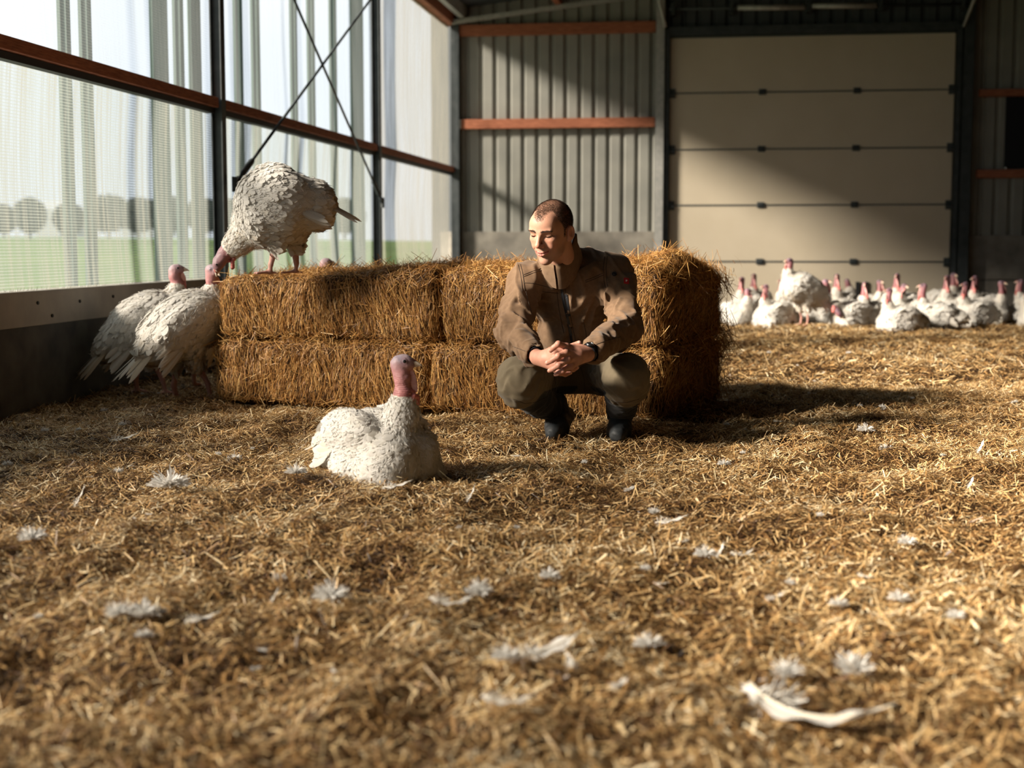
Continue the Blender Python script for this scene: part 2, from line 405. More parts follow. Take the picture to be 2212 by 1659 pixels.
BB('wall_back_plinth_upper', (6.3, -.028, .372), (WID, .12, .905), M['concrete'], kind='structure', bevel=.004)
BB('trim_8', (.06, -.10, 2.235), (2.54, -.002, 2.352), M['timber'], kind='structure', bevel=.003)
BB('trim_9', (.02, -.10, 3.38), (2.54, -.002, 3.513), M['timber'], kind='structure', bevel=.003)
BB('trim_10', (6.38, -.10, 2.545), (WID, -.002, 2.63), M['timber'], kind='structure', bevel=.003)
BB('trim_11', (6.38, -.10, 1.585), (WID, -.002, 1.685), M['timber'], kind='structure', bevel=.003)
o = BB('rail_bracket', (.0, -.12, 2.235), (.12, -.10, 2.35), M['galv'])
tag(o, 'small galvanised bracket at the left end of the middle back rail', 'bracket')
for (u, w, lb) in ((2.60, .10, 'pale grey steel column left of the sectional door'), (6.24, .12, 'dark steel column right of the sectional door')):
    m_ = MB(); m_.box((u - w / 2, -.16, 0), (u + w / 2, -.145, 3.9), B); m_.box((u - .008, -.145, 0), (u + .008, -.04, 3.9), B); m_.box((u - w / 2, -.04, 0), (u + w / 2, -.025, 3.9), B)
    tag(m_.build('steel_column', M['galv'] if u < 4 else M['steel']), lb, 'column')
m_ = MB(); m_.box((.0, -.14, 0), (.10, -.02, 3.6), B); tag(m_.build('steel_column', M['steel']), 'dark steel column in the corner where the netted wall meets the back wall', 'column')
# dark opening in the back wall on the right
m_ = MB(); m_.box((6.70, -.05, 1.70), (8.1, -.012, 2.54), B)
o = m_.build('wall_hatch', mat('dark_hatch', (.012, .013, .018), .5)); tag(o, 'dark square hatch between the two rails at the right edge', 'hatch')
m_ = MB(); m_.tube([B(6.72, -.07, 1.70), B(6.72, -.05, 1.70)], .018, 10); m_.build('latch', mat('chrome_latch', (.9, .9, .95), .12, 1.0), o, True)

# sectional door
dr = empty('door_1', B(4.4, -.05, 0)); tag(dr, kind='structure')
inv = Matrix.Translation(-Vector([float(x) for x in B(4.4, -.05, 0)]))
zs = [.0, .585, 1.275, 1.955, 2.64, 3.31]
Lu, Ru = 2.72, 6.10
for i in range(5):
    m_ = MB(); z0, z1 = zs[i] + .006, zs[i + 1] - .006
    m_.box((Lu, -.045, z0), (Ru, .0, z1), B)
    o = m_.build('door_panel', M['doorpanel'], dr, bevel=.006, matrix=inv)
    g = MB(); g.box((Lu, -.052, zs[i + 1] - .010), (Ru, -.046, zs[i + 1] + .006), B); g.build('panel_seam', mat('seam', (.10, .11, .11), .5), dr, matrix=inv)
    if 0 < i + 1 < 5:
        for u in (3.84, 4.965):
            g = MB(); g.box((u - .045, -.062, zs[i + 1] - .035), (u + .045, -.052, zs[i + 1] + .035), B); g.tube([B(u - .03, -.065, zs[i + 1]), B(u + .03, -.065, zs[i + 1])], .012, 8); g.build('hinge', M['steel'], dr, matrix=inv, bevel=.003)
        for sgn, u in ((1, Lu), (-1, Ru)):
            g = MB(); g.box((u - .0, -.066, zs[i + 1] - .06) if sgn > 0 else (u - .07, -.066, zs[i + 1] - .06), (u + .07, -.052, zs[i + 1] + .05) if sgn > 0 else (u, -.052, zs[i + 1] + .05), B)
            g.tube([B(u + sgn * .06, -.08, zs[i + 1] - .02), B(u - sgn * .05, -.10, zs[i + 1] - .02)], .012, 8); g.tube([B(u - sgn * .02, -.12, zs[i + 1] - .02), B(u - sgn * .02, -.08, zs[i + 1] - .02)], .022, 10)
            g.build('roller_bracket', M['steel'], dr, matrix=inv)
for u0, u1 in ((2.655, 2.715), (6.105, 6.165)):
    g = MB(); g.box((u0, -.12, 0), (u1, -.10, 3.4), B); g.box((u0 if u0 < 4 else u1 - .012, -.10, 0), ((u0 + .012) if u0 < 4 else u1, -.03, 3.4), B); g.build('door_track', M['steel'], dr, matrix=inv)
g = MB(); g.box((2.7, -.09, 3.325), (6.12, -.03, 3.41), B); g.box((2.7, -.11, 3.40), (6.12, -.10, 3.43), B); g.build('door_header', M['steel'], dr, matrix=inv)
g = MB()
for u in (5.0, 5.1, 5.25): g.box((u, -.07, .17), (u + .045, -.05, .34), B)
g.box((4.78, -.058, .16), (5.0, -.046, .21), B); g.box((5.35, -.058, .16), (5.62, -.046, .21), B)
g.build('door_lock', M['rubber'], dr, matrix=inv)
BB('wall_back_lightstop', (-.3, .12, -.3), (WID + .3, .2, 5.0), M['roofsheet'], kind='structure')  # unseen sheet added behind the back wall, stops sky light leaking round the door
# spring shaft above the door
t = empty('spring_shaft', B(4.4, -.2, 3.62), 0, 'long door spring shaft above the sectional door, dark with pale springs', 'door spring')
iv = Matrix.Translation(-Vector([float(x) for x in B(4.4, -.2, 3.62)]))
MB().tube([B(2.7, -.2, 3.63), B(6.2, -.2, 3.61)], .016, 8).build('shaft', M['steel'], t, True, matrix=iv)
for u0, u1 in ((3.52, 4.32), (4.40, 5.15)):
    MB().tube([B(u0, -.2, 3.628), B(u1, -.2, 3.617)], .034, 12).build('spring', M['galv'], t, True, matrix=iv)
for u in (2.75, 3.45, 4.36, 5.2, 6.15):
    MB().box((u - .02, -.24, 3.56), (u + .02, -.01, 3.70), B).build('bearing_plate', M['steel'], t, matrix=iv)
for (a, b, lb) in ((( 2.50, -.35, 3.95), (2.66, -.16, 3.42), 'thin curved door rail bending up at the upper left of the door'), ((6.34, -1.1, 3.98), (6.17, -.16, 3.36), 'thin door rail bending up at the upper right of the door')):
    pts = [B(*[a[i] + (b[i] - a[i]) * s + (0.06 * math.sin(s * PI) if i == 2 else 0) for i in range(3)]) for s in np.linspace(0, 1, 8)]
    tag(MB().tube(pts, .02, 8).build('door_rail', M['galv'], smooth=True), lb, 'rail')

# remaining shell: right wall, front wall, roof
BB('wall_right', (WID, LEN0, -.1), (WID + .15, .1, 4.2), M['roofsheet'], kind='structure')
BB('wall_front', (-.16, LEN0 - .15, -.1), (WID + .15, LEN0, 4.6), M['roofsheet'], kind='structure')
m_ = MB()
for (ua, ub) in ((-.30, 8), (8, WID + .3)):
    za, zb = roofz(ua), roofz(ub)
    vs = [B(u, v, z + d) for d in (0.10, .16) for (u, z) in ((ua, za), (ub, zb)) for v in (LEN0 - .3, .25)]
    m_.add(vs, [(0, 1, 3, 2), (4, 6, 7, 5), (0, 4, 5, 1), (2, 3, 7, 6), (0, 2, 6, 4), (1, 5, 7, 3)])
tag(m_.build('ceiling', M['roofsheet']), kind='structure')
for i, u in enumerate((.16, 1.35, 2.7, 4.1, 5.5, 6.9, 9.3, 11, 12.6)):
    z = roofz(u)
    BB('trim_%d' % (12 + i), (u - .035, LEN0, z - .06), (u + .035, -.01, z + .10), M['timber'] if i else M['galv'], kind='structure')
# roof beams over the columns
for k, v in enumerate((-.22, -4.16, -8.64, -13.12, -17.6)):
    m_ = MB()
    for (ua, ub) in ((.03, 8), (8, WID)):
        za, zb = roofz(ua) - .07, roofz(ub) - .07; w = .07 if k else .035; h = .26 if k else .05
        vs = [B(u, vv, z - d) for d in (h, 0) for (u, z) in ((ua, za), (ub, zb)) for vv in (v - w, v + w)]
        m_.add(vs, [(0, 1, 3, 2), (4, 6, 7, 5), (0, 4, 5, 1), (2, 3, 7, 6), (0, 2, 6, 4), (1, 5, 7, 3)])
    tag(m_.build('roof_beam', M['steel'] if k else M['galv']), ['slim pale beam under the roof edge along the back wall', 'dark roof beam over the far steel column', 'dark roof beam over the near steel column', 'dark roof beam over the column left of the frame', 'dark roof beam above the camera position'][k], 'roof beam')

# ------------------------------------------------------------------ outside
grass_m = noisy('meadow', (.07, .125, .035), (.11, .16, .05), .35, .95, 0, vec=(1, .25, 1), spec=.1)
OM = np.array
def out(u, v, z): return B(u, v, z)
vs = []; fs = []
us = [-.5, -1.6, -6, -14, -30, -60, -90, -140, -260]; hz = [-.12, -.1, .10, .38, .80, 1.45, 1.7, 1.9, 2.2]
vv = [-60, -30, 0, 40, 90, 160, 300, 520]
for u, z in zip(us, hz):
    for v in vv: vs.append(B(u, v, z))
n_ = len(vv)
for i in range(1, len(us) - 1):
    for j in range(n_ - 1): fs.append((i * n_ + j, i * n_ + j + 1, (i + 1) * n_ + j + 1, (i + 1) * n_ + j))
g_ = MB().add(vs, fs).build('meadow', grass_m); tag(g_, 'green meadow outside seen through the netting', 'meadow'); g_['kind'] = 'structure'
o = MB().add([B(-.2, -60, -.12), B(-.2, 60, -.12), B(-2.1, 60, -.095), B(-2.1, -60, -.095)], [(0, 3, 2, 1)]).build('path', noisy('pale_path', (.24, .26, .26), (.30, .32, .32), 2, .9, 0)); tag(o, 'pale concrete path outside along the barn', 'path', kind='structure')
tree_m = leafy('bare_tree', [(0, (.020, .028, .028)), (1, (.06, .07, .065))], trans=.2, rough=.9)
def far_tree(px, ytop, Y, wpx, label, dark=0):
    base = P(px, 495, Y=Y); top = P(px, ytop, Y=Y); h = top[2] - base[2] + .6; w = wpx / 3087 * Y
    t = empty('tree', base - np.array([0, 0, .6]), 0, label, 'tree', 'blurred trees beyond the meadow')
    MB().tube([(0, 0, 0), (0, 0, h * .6)], [h * .03, h * .015], 8).build('trunk', tree_m, t, True)
    n = 2600; q = rng.normal(size=(n, 3)); q /= np.linalg.norm(q, axis=1)[:, None]; q *= rng.uniform(.35, 1, n)[:, None] ** .5
    c = q * np.array([w * .5, w * .5, h * .42]) + np.array([0, 0, h * .56]); d = rng.normal(size=(n, 3)); d /= np.linalg.norm(d, axis=1)[:, None]
    V, Q = ribbons(c, d, q, h * .09, h * .045, 0)
    link('crown', quadmesh('crown', V, Q, {'tone': np.repeat(rng.uniform(0, .6, n) + dark, 6)}), tree_m, t, False)
def ribbons(c, d, up, L, w, bend):
    n = len(c); L = np.broadcast_to(np.asarray(L, float), (n,))[:, None]; w = np.broadcast_to(np.asarray(w, float), (n,))[:, None]; bend = np.broadcast_to(np.asarray(bend, float), (n,))[:, None]
    s = np.cross(d, up); s /= np.linalg.norm(s, axis=1)[:, None] + 1e-9
    a, m, b = c - d * L / 2, c + up * bend, c + d * L / 2
    V = np.stack([a - s * w / 2, a + s * w / 2, m - s * w / 2, m + s * w / 2, b - s * w * .35, b + s * w * .35], 1).reshape(-1, 3)
    k = np.arange(n)[:, None] * 6
    Q = np.concatenate([k + np.array([[0, 1, 3, 2]]), k + np.array([[2, 3, 5, 4]])])
    return V, Q
for px, yt, wp, lb in ((8, 440, 60, 'dark conifer beyond the meadow at the left photo edge'), (65, 425, 70, 'bare tree right of the dark conifer beyond the meadow'), (150, 436, 70, 'tree beyond the meadow behind the leftmost slim post'), (235, 418, 100, 'broad bare tree beyond the meadow between the second post and the wide sheet'),
                       (300, 424, 80, 'bare tree beyond the meadow left of the wide sheet'), (360, 420, 90, 'tree beyond the meadow behind the wide sheet'), (440, 425, 80, 'tree beyond the meadow just left of the near steel column'), (500, 428, 60, 'tree beyond the meadow just right of the near steel column'),
                       (575, 425, 90, 'tree beyond the meadow behind the turkey on the bales'), (660, 425, 90, 'tree beyond the meadow right of the turkey on the bales'), (745, 425, 90, 'tree beyond the meadow before the far steel column')):
    far_tree(px, yt, 88 + random.uniform(-4, 4), wp, lb)
for px0, px1, yt, lb in ((75, 130, 452, 'long pale blue building beyond the meadow at the far left'), (262, 340, 450, 'small pale building beyond the meadow behind bare trees')):
    a = P(px0, 496, Y=104); b = P(px1, 496, Y=104); t_ = P(px0, yt, Y=104)[2]; m_ = MB()
    m_.add([a - [0, 0, .5], b - [0, 0, .5], b + [0, 6, -.5], a + [0, 6, -.5], [a[0], a[1], t_], [b[0], b[1], t_], [b[0], b[1] + 6, t_], [a[0], a[1] + 6, t_], [a[0], a[1] + 3, t_ + .7], [b[0], b[1] + 3, t_ + .7]],
           [(0, 1, 5, 4), (1, 2, 6, 9, 5), (2, 3, 7, 6), (3, 0, 4, 8, 7), (4, 5, 9, 8), (6, 7, 8, 9), (0, 3, 2, 1)])
    tag(m_.build('far_building', mat('pale_blue_wall', (.26, .29, .32), .8)), lb, 'building')
# ------------------------------------------------------------------ straw
STRAW = [(0, (.026, .015, .010)), (.22, (.125, .060, .024)), (.48, (.47, .27, .10)), (.76, (.80, .58, .29)), (1, (.95, .84, .60))]
straw_m = leafy('straw', STRAW, trans=.18, rough=.42, spec=.45)
bale_m = leafy('bale_straw', [(0, (.06, .026, .009)), (.25, (.27, .12, .032)), (.6, (.58, .31, .095)), (.85, (.78, .50, .19)), (1, (.88, .68, .36))], trans=.18, rough=.45, spec=.4)
def litter(name, label, ya, yb, dens, Lr, wr, tilt, seed, edge=1.18, lift=.0):
    r = np.random.default_rng(seed)
    A = (yb ** 2 - ya ** 2) / 2 * (2212 / FPX) * edge + (yb - ya) * .5; n = int(A * dens)
    y = np.sqrt(r.uniform(ya ** 2, yb ** 2, n)); x = (r.uniform(-.5, .5, n)) * (y * (2212 / FPX) * edge + .5)
    rel = (np.c_[x, y] - BO[:2]); u = rel @ BU[:2]; v = rel @ BV[:2]
    ok = (u > .01) & (v < -.05) & (u < WID)
    x, y = x[ok], y[ok]; n = len(x)
    h = hfield(x, y); gx = (hfield(x + .01, y) - h) / .01; gy = (hfield(x, y + .01) - h) / .01
    th = r.uniform(0, 2 * PI, n); tl = np.tan(r.normal(0, tilt, n)); tl = np.where(r.uniform(size=n) < .05, tl * 2.6, tl)
    d = np.c_[np.cos(th), np.sin(th), np.cos(th) * gx + np.sin(th) * gy + tl]; d /= np.linalg.norm(d, axis=1)[:, None]
    up = np.c_[-gx + r.normal(0, .5, n), -gy + r.normal(0, .5, n), np.ones(n)]; up /= np.linalg.norm(up, axis=1)[:, None]
    L = r.gamma(2.4, Lr / 2.4, n).clip(Lr * .25, Lr * 3.6); w = r.uniform(wr * .5, wr * 1.5, n) * np.where(r.uniform(size=n) < .08, 1.9, 1)
    deep = r.uniform(size=n); z = h + lift + .002 + deep ** 2 * .016 + np.abs(d[:, 2]) * L * .35
    patch = vnoise(x / .35, y / .35, 21) * .10 + vnoise(x / .11, y / .11, 23) * .10
    hollow = (vnoise(x / .16, y / .16, 5)) * .20  # shade of the bed's hollows, painted into the strand tone
    tone = np.clip(r.beta(1.15, 1.25, n) * .82 + .03 + patch + hollow * .8 + deep * .14, 0, 1)
    V, Q = ribbons(np.c_[x, y, z], d, up, L, w, r.normal(0, 1, n) * L * .06)
    o = link(name, quadmesh(name, V, Q, {'tone': np.repeat(tone, 6)}), straw_m, None, False)
    tag(o, label, 'straw', kind='stuff'); return o
QUAL = 1.0
litter('loose_straw', 'loose chopped straw litter in the blurred foreground', 1.7, 4.0, 23000 * QUAL, .022, .0025, .28, 1, 1.35)
litter('loose_straw', 'loose chopped straw litter around the sitting turkey and the crouching man', 4.0, 8.2, 18000 * QUAL, .023, .0022, .26, 2)
litter('loose_straw', 'loose straw litter on the far floor up to the flock and the door', 8.2, 19, 3800 * QUAL, .033, .0038, .22, 3, 1.08)

# ------------------------------------------------------------------ bales
BR = np.array([.667, 6.33, 0]); T_ = nrm([-2.18, .83, 0]); N_ = nrm([.40, .917, 0])
def bale(s0, s1, z0, z1, d0, d1, name_label, seed, hump=0.0, dens=16000, rise=(0, 0), skew=0.0):
    r = np.random.default_rng(seed)
    L, D, Hh = s1 - s0, d1 - d0, z1 - z0
    org = BR + T_ * (s0 + s1) / 2 + N_ * (d0 + d1) / 2 + np.array([0, 0, z0])
    R = np.stack([T_, N_, [0, 0, 1]], 1)           # local x along the length (to the left), y away from the camera
    def loc2w(p): return p @ R.T + org
    def shape(p):
        q = p.copy(); t = (q[:, 0] + L / 2) / L                      # 0 = right end
        top = Hh + rise[0] * (1 - t) + rise[1] * t + hump * np.exp(-((q[:, 0] + L * .36) / .22) ** 2 - ((q[:, 1] + .05) / .35) ** 2)
        q[:, 2] = q[:, 2] * Hh / np.maximum(top, .1)
        d = sd_box(q, (0, 0, Hh / 2), (L / 2, D / 2, Hh / 2), .055)
        fl = vnoise(p[:, 0] * 9, p[:, 1] * 1.5 + seed, seed) * .010       # the pressed slices show as upright folds
        return d + fl + vnoise3(p, 16, seed) * .010 + vnoise3(p, 6, seed + 5) * .012
    V, Q = surfnet(shape, (-L / 2 - .08, -D / 2 - .08, -.05), (L / 2 + .08, D / 2 + .08, Hh + .22), .022)
    Nn = normals(V, Q)
    t_ = empty('straw_bale', org, 0, name_label, 'straw bale', 'straw bales of the stack')
    core = link('bale_core', quadmesh('bale_core', V @ R.T, Q, {'tone': np.clip(.13 + .1 * vnoise3(V, 40, 3), 0, 1)}), floor_m, t_)
    # strands pressed into and hanging out of each face
    a = V[Q]; fc = a.mean(1); ar = np.linalg.norm(np.cross(a[:, 2] - a[:, 0], a[:, 3] - a[:, 1]), axis=1) / 2; fn = Nn[Q].mean(1); fn /= np.linalg.norm(fn, axis=1)[:, None]
    wgt = ar * np.where(fn[:, 1] > .6, .25, 1) * np.where(fn[:, 2] < -.6, .02, 1)
    n = int(wgt.sum() * dens); k = r.choice(len(Q), n, p=wgt / wgt.sum())
    uv = r.uniform(size=(n, 2, 1)); b = a[k]; c = (b[:, 0] * (1 - uv[:, 0]) + b[:, 1] * uv[:, 0]) * (1 - uv[:, 1]) + (b[:, 3] * (1 - uv[:, 0]) + b[:, 2] * uv[:, 0]) * uv[:, 1]; nn = fn[k]
    side = np.abs(nn[:, 2]) < .5; front = side & (nn[:, 1] < -.5)
    rnd = r.normal(size=(n, 3)); rnd -= nn * (rnd * nn).sum(1)[:, None]; rnd /= np.linalg.norm(rnd, axis=1)[:, None]
    edge = np.minimum(np.abs(c[:, 2] - 0), np.abs(c[:, 2] - Hh)) < .045          # tangled near top and bottom edges
    sway = vnoise(c[:, 0] * 5, c[:, 2] * 5, seed + 3) * .35
    vert = np.stack([sway, np.zeros(n), np.ones(n)], 1); vert -= nn * (vert * nn).sum(1)[:, None]; vert /= np.linalg.norm(vert, axis=1)[:, None] + 1e-9
    mixk = np.where(front, .26, np.where(side, .6, 3.0)) * np.where(edge & side, 4.0, 1)
    mixk = mixk * np.where(r.uniform(size=n) < .12, 5, 1)
    d = vert * np.where(side, 1, 0)[:, None] + rnd * mixk[:, None]
    stick = np.where(r.uniform(size=n) < np.where(edge | ~front, .30, .10), r.uniform(.2, .9, n), r.normal(0, .07, n))
    d = d / (np.linalg.norm(d, axis=1)[:, None] + 1e-9) + nn * stick[:, None]; d /= np.linalg.norm(d, axis=1)[:, None]
    Ln = r.gamma(3, .045 / 3, n).clip(.012, .13); w = r.uniform(.0009, .0028, n)
    up = nn + .5 * r.normal(size=(n, 3)); up -= d * (up * d).sum(1)[:, None]; up /= np.linalg.norm(up, axis=1)[:, None]
    dep = r.uniform(size=n); c = c + nn * (.001 + dep[:, None] ** 2 * np.where(edge, .022, .010)[:, None]) + nn * (np.abs(stick) * Ln * .4)[:, None]
    fold = vnoise(c[:, 0] * 22, c[:, 2] * 2 + seed, seed + 9) * .10
    tone = np.clip(r.beta(1.4, 1.5, n) * .78 + .02 + fold + dep * .12, 0, 1)
    Vr, Qr = ribbons(c, d, up, Ln, w, r.normal(0, 1, n) * Ln * .08)
    so = link('bale_strands', quadmesh('bale_strands', Vr @ R.T, Qr, {'tone': np.repeat(tone, 6)}), bale_m, t_, False)
    so['kind'] = 'stuff'
    return t_
bale(.0, 1.13, 0, .322, .0, 1.0, 'lower right straw bale, standing on the floor behind the crouching man', 41)
bale(1.14, 2.33, 0, .322, .0, 1.0, 'lower left straw bale, on the floor behind the sitting white turkey', 42)
bale(.0, 1.085, .328, .65, .02, 1.0, 'upper right straw bale, humped end behind the shoulder of the crouching man', 43, hump=.085, rise=(.02, .03))
bale(1.10, 2.31, .328, .65, .02, 1.0, 'upper left straw bale, under the feet of the turkey that pecks downward', 44, rise=(.03, -.03))
# long strands hanging from the right end
def tufts():
    r = np.random.default_rng(5); n = 900
    s = r.uniform(0, 1, n); zc = r.choice([.30, .34, .62, .1], n, p=[.35, .25, .25, .15]) + r.normal(0, .035, n)
    c = BR - T_ * (.01 + np.abs(r.normal(0, .035, n)))[:, None] + N_ * (.25 + .78 * s ** .7)[:, None] + np.array([0, 0, 1]) * np.clip(zc, .03, .75)[:, None]
    d = -T_ * r.uniform(0, .9, n)[:, None] + N_ * r.normal(0, .5, n)[:, None] + np.array([0, 0, 1]) * r.normal(-.5, .6, n)[:, None]; d /= np.linalg.norm(d, axis=1)[:, None]
    up = r.normal(size=(n, 3)); up -= d * (up * d).sum(1)[:, None]; up /= np.linalg.norm(up, axis=1)[:, None]
    V, Q = ribbons(c, d, up, r.gamma(3, .03, n).clip(.03, .2), r.uniform(.0015, .0035, n), r.normal(0, .006, n))
    o = link('loose_straw', quadmesh('tuft', V, Q, {'tone': np.repeat(np.clip(r.beta(2, 2.5, n), 0, 1), 6)}), bale_m, None, False)
    tag(o, 'ragged straw ends hanging off the shaded right end of the bale stack', 'straw', kind='stuff')
tufts()
# ------------------------------------------------------------------ turkeys
def skin_mat(name, rough=.5, sss=.15, bump=.25, bs=220):
    m = mat(name, (.7, .4, .35), rough); k = N(m); a = k.n('Attribute', attribute_name='tint')
    f = k.noise(bs, 3, k.co()); k.col(k.mix(.35, a.outputs['Color'], k.mix(f, (.35, .3, .3), (1, 1, 1)), 'MULTIPLY'))
    k.b.inputs['Subsurface Weight'].default_value = sss; k.b.inputs['Subsurface Radius'].default_value = (.012, .004, .002); k.b.inputs['Subsurface Scale'].default_value = .5
    k.bump(f, bump, .003); return m
bird_m = skin_mat('turkey_skin')
plume_m = leafy('white_feathers', [(0, (.34, .25, .15)), (.3, (.60, .50, .37)), (.62, (.74, .715, .665)), (1, (.80, .79, .77))], trans=.32, rough=.85, spec=.15)
beak_m = noisy('turkey_beak', (.62, .5, .38), (.75, .64, .52), 60, .45, .1)
eye_m = mat('turkey_eye', (.012, .01, .012), .12, 0, .6)
wattle_m = noisy('turkey_wattle', (.48, .11, .10), (.66, .25, .23), 60, .45, .4, dist=.003)
dew_m = noisy('turkey_dewlap', (.75, .38, .36), (.82, .50, .47), 50, .5, .2, dist=.003)

PROF = np.array([[0, .30], [.25, .85], [.55, 1.0], [.82, .78], [1.0, .12]])
def feathers(c, d, n, L, w, curl=.12, camber=.18, prof=PROF, tone=None):
    m = len(c); L = np.broadcast_to(L, (m,))[:, None]; w = np.broadcast_to(w, (m,))[:, None]; curl = np.broadcast_to(curl, (m,))[:, None]
    s = np.cross(d, n); s /= np.linalg.norm(s, axis=1)[:, None] + 1e-9; rows = []
    for t, k in prof:
        mid = c + d * L * t + n * (curl * L * (t - .15) ** 2)
        rows += [mid - s * w * k * .5 - n * w * camber * k, mid, mid + s * w * k * .5 - n * w * camber * k]
    V = np.stack(rows, 1).reshape(-1, 3); R = len(prof); base = np.arange(m)[:, None] * (3 * R)
    Q = np.concatenate([base + np.array([[3 * i + j, 3 * i + j + 1, 3 * i + j + 4, 3 * i + j + 3]]) for i in range(R - 1) for j in (0, 1)])
    return V, Q, (np.repeat(tone, 3 * R) if tone is not None else None)

def turkey(name, loc, rz, label, group, pose, nf=3000, h=.009, seed=1, scale=1.0, fl=.038, cat='turkey'):
    """pose: bc body centre, pitch (deg, nose up +), neck [(x,y,z,r)...] last point is the head joint, look (yaw,pitch) of the head, feet [(hip xyz, knee, ankle, foot)], lay (bool)"""
    r = np.random.default_rng(seed)
    t = empty(name, loc, rz, label, cat, group); t.scale = (scale,) * 3
    bc = np.array(pose['bc'], float); Rb = eul(y=-pose.get('pitch', 0)); fat = pose.get('fat', (1, 1, 1))
    def bw(p): return bc + Rb @ np.array(p, float)
    ell = [((0, 0, 0), (.205, .148, .135), .0), ((.10, .045, -.02), (.12, .095, .115), .05), ((.10, -.045, -.02), (.12, .095, .115), .05), ((-.02, .10, .02), (.17, .055, .095), .03), ((-.02, -.10, .02), (.17, .055, .095), .03),
           ((-.17, 0, -.015), (.12, .095, .085), .06), ((.02, 0, .055), (.15, .09, .085), .04)]
    if pose.get('lay'): ell += [((.02, 0, -.08), (.20, .165, .075), .06), ((.12, .10, -.085), (.085, .06, .06), .03), ((.12, -.10, -.085), (.085, .06, .06), .03)]
    if pose.get('lay'): ell[1] = (ell[1][0], ell[1][1], .022); ell[2] = (ell[2][0], ell[2][1], .022); ell[3] = ((-.02, .105, .05), (.15, .050, .085), .016); ell[4] = ((-.02, -.105, .05), (.15, .050, .085), .016); ell[6] = ((.0, 0, .035), (.12, .07, .08), .03)
    for k in range(14): # feathered lumps
        a = r.uniform(0, 2 * PI); ell.append(((r.uniform(-.15, .1), .10 * math.cos(a), .085 * math.sin(a)), (.055, .042, .042), .018))
    nk = [np.array(q[:3], float) for q in pose['neck']]; nr = [q[3] for q in pose['neck']]; hd = nk[-1]
    Rh = eul(z=pose['look'][0]) @ eul(y=-pose['look'][1])
    def hw(p): return hd + Rh @ np.array(p, float)
    nsplit = pose.get('skin_from', 2)
    def f_body(p):
        d = None
        for c, rr, k in ell:
            e = sd_ell(p, bw(c), np.array(rr) * fat, Rb); d = e if d is None else smin(d, e, k)
        for i in range(nsplit): d = smin(d, sd_cap(p, nk[i], nk[i + 1], nr[i], nr[i + 1]), .035)
        for l in pose.get('legs', []): d = smin(d, sd_cap(p, l[0], l[1], .055, .030), .04)
        return d
    lump = [(i, r.uniform(0, 1), r.normal(size=3)) for i in range(60)]
    def f_skin(p):
        d = sd_ell(p, hw((.008, 0, .004)), (.036, .0235, .0265), Rh)
        d = smin(d, sd_ell(p, hw((.030, 0, -.004)), (.020, .016, .015), Rh), .012)
        for i in range(nsplit - 1, len(nk) - 1): d = smin(d, sd_cap(p, nk[i], nk[i + 1], nr[i], nr[i + 1]), .018)
        d = smin(d, sd_cap(p, hw((-.012, 0, -.004)), nk[-2], .023, nr[-2]), .015)
        for sg in (1, -1):
            d = smin(d, sd_ell(p, hw((.016, sg * .0225, .008)), (.0095, .0035, .0085), Rh), .003)
        return d
    def f_leg(p):
        d = np.full(len(p), 9.)
        for l in pose.get('legs', []):
            d = np.minimum(d, sd_cap(p, l[1], l[2], .019, .0135)); ft = np.array(l[3], float); d = smin(d, sd_cap(p, l[2], ft, .0135, .012), .008)
            for a in (-32, 0, 32, 180):
                a_ = math.radians(a + l[4]); ln = .07 if a != 180 else .035; tip = np.array([ft[0] + ln * math.cos(a_), ft[1] + ln * math.sin(a_), .008 + l[5]])
                d = smin(d, sd_cap(p, (ft[0], ft[1], .014 + l[5]), tip, .0105, .006), .006)
        return d
    def f(p):
        d = f_body(p); d = smin(d, f_skin(p), .012)
        if pose.get('legs'): d = smin(d, f_leg(p), .008)
        return d + vnoise3(p, 22, seed) * .0035
    pts = np.array([bw(e[0]) for e in ell] + nk + [q for l in pose.get('legs', []) for q in l[:4]])
    lo = pts.min(0) - .2; hi = pts.max(0) + .2; lo[2] = max(lo[2], -.01 + pose.get('zmin', 0)); 
    V, Q = surfnet(f, lo, hi, h); V = V.astype(np.float32)
    V = relax(V, Q, 1, .35)
    if h < .012:                                                    # the bare head and neck get a finer surface
        s_ = f_skin(V) < f_body(V) - .006; legz = (f_leg(V) < f_skin(V)) if pose.get('legs') else np.zeros(len(V), bool); s_ &= ~legz
        Q = Q[~s_[Q].any(1)]
        hp = np.array(nk[nsplit - 1:] + [hw((.04, 0, 0))]); wr = lambda p: (smin(f_skin(p), sd_cap(p, nk[nsplit - 1], nk[nsplit], nr[nsplit - 1] * .8, nr[nsplit]), .01) + .0011 * np.sin(p[:, 2] * 900 + 6 * vnoise3(p, 30, 2)) * np.clip((np.linalg.norm(p - hd, axis=1) - .03) / .03, 0, 1) + vnoise3(p, 90, seed) * .0012)
        V2, Q2 = surfnet(wr, hp.min(0) - .06, hp.max(0) + .06, .0028); V2 = V2.astype(np.float32)
        Q = np.concatenate([Q, Q2 + len(V)]); V = np.concatenate([V, V2])
        used_ = np.zeros(len(V), bool); used_[Q.ravel()] = True; remap = np.cumsum(used_) - 1; V = V[used_]; Q = remap[Q]
    db, ds, dl = f_body(V), f_skin(V), f_leg(V)
    near = np.argmin(np.stack([db - .002, ds, dl], 1), 1)
    tint = np.zeros((len(V), 3)); tint[near == 0] = (.74, .69, .60)
    hl = (V - hd) @ Rh
    q = np.clip(.5 + hl[:, 2] / .05, 0, 1)[:, None]
    sk = np.array([.68, .36, .36]) * (1 - q) + np.array([.56, .46, .50]) * q
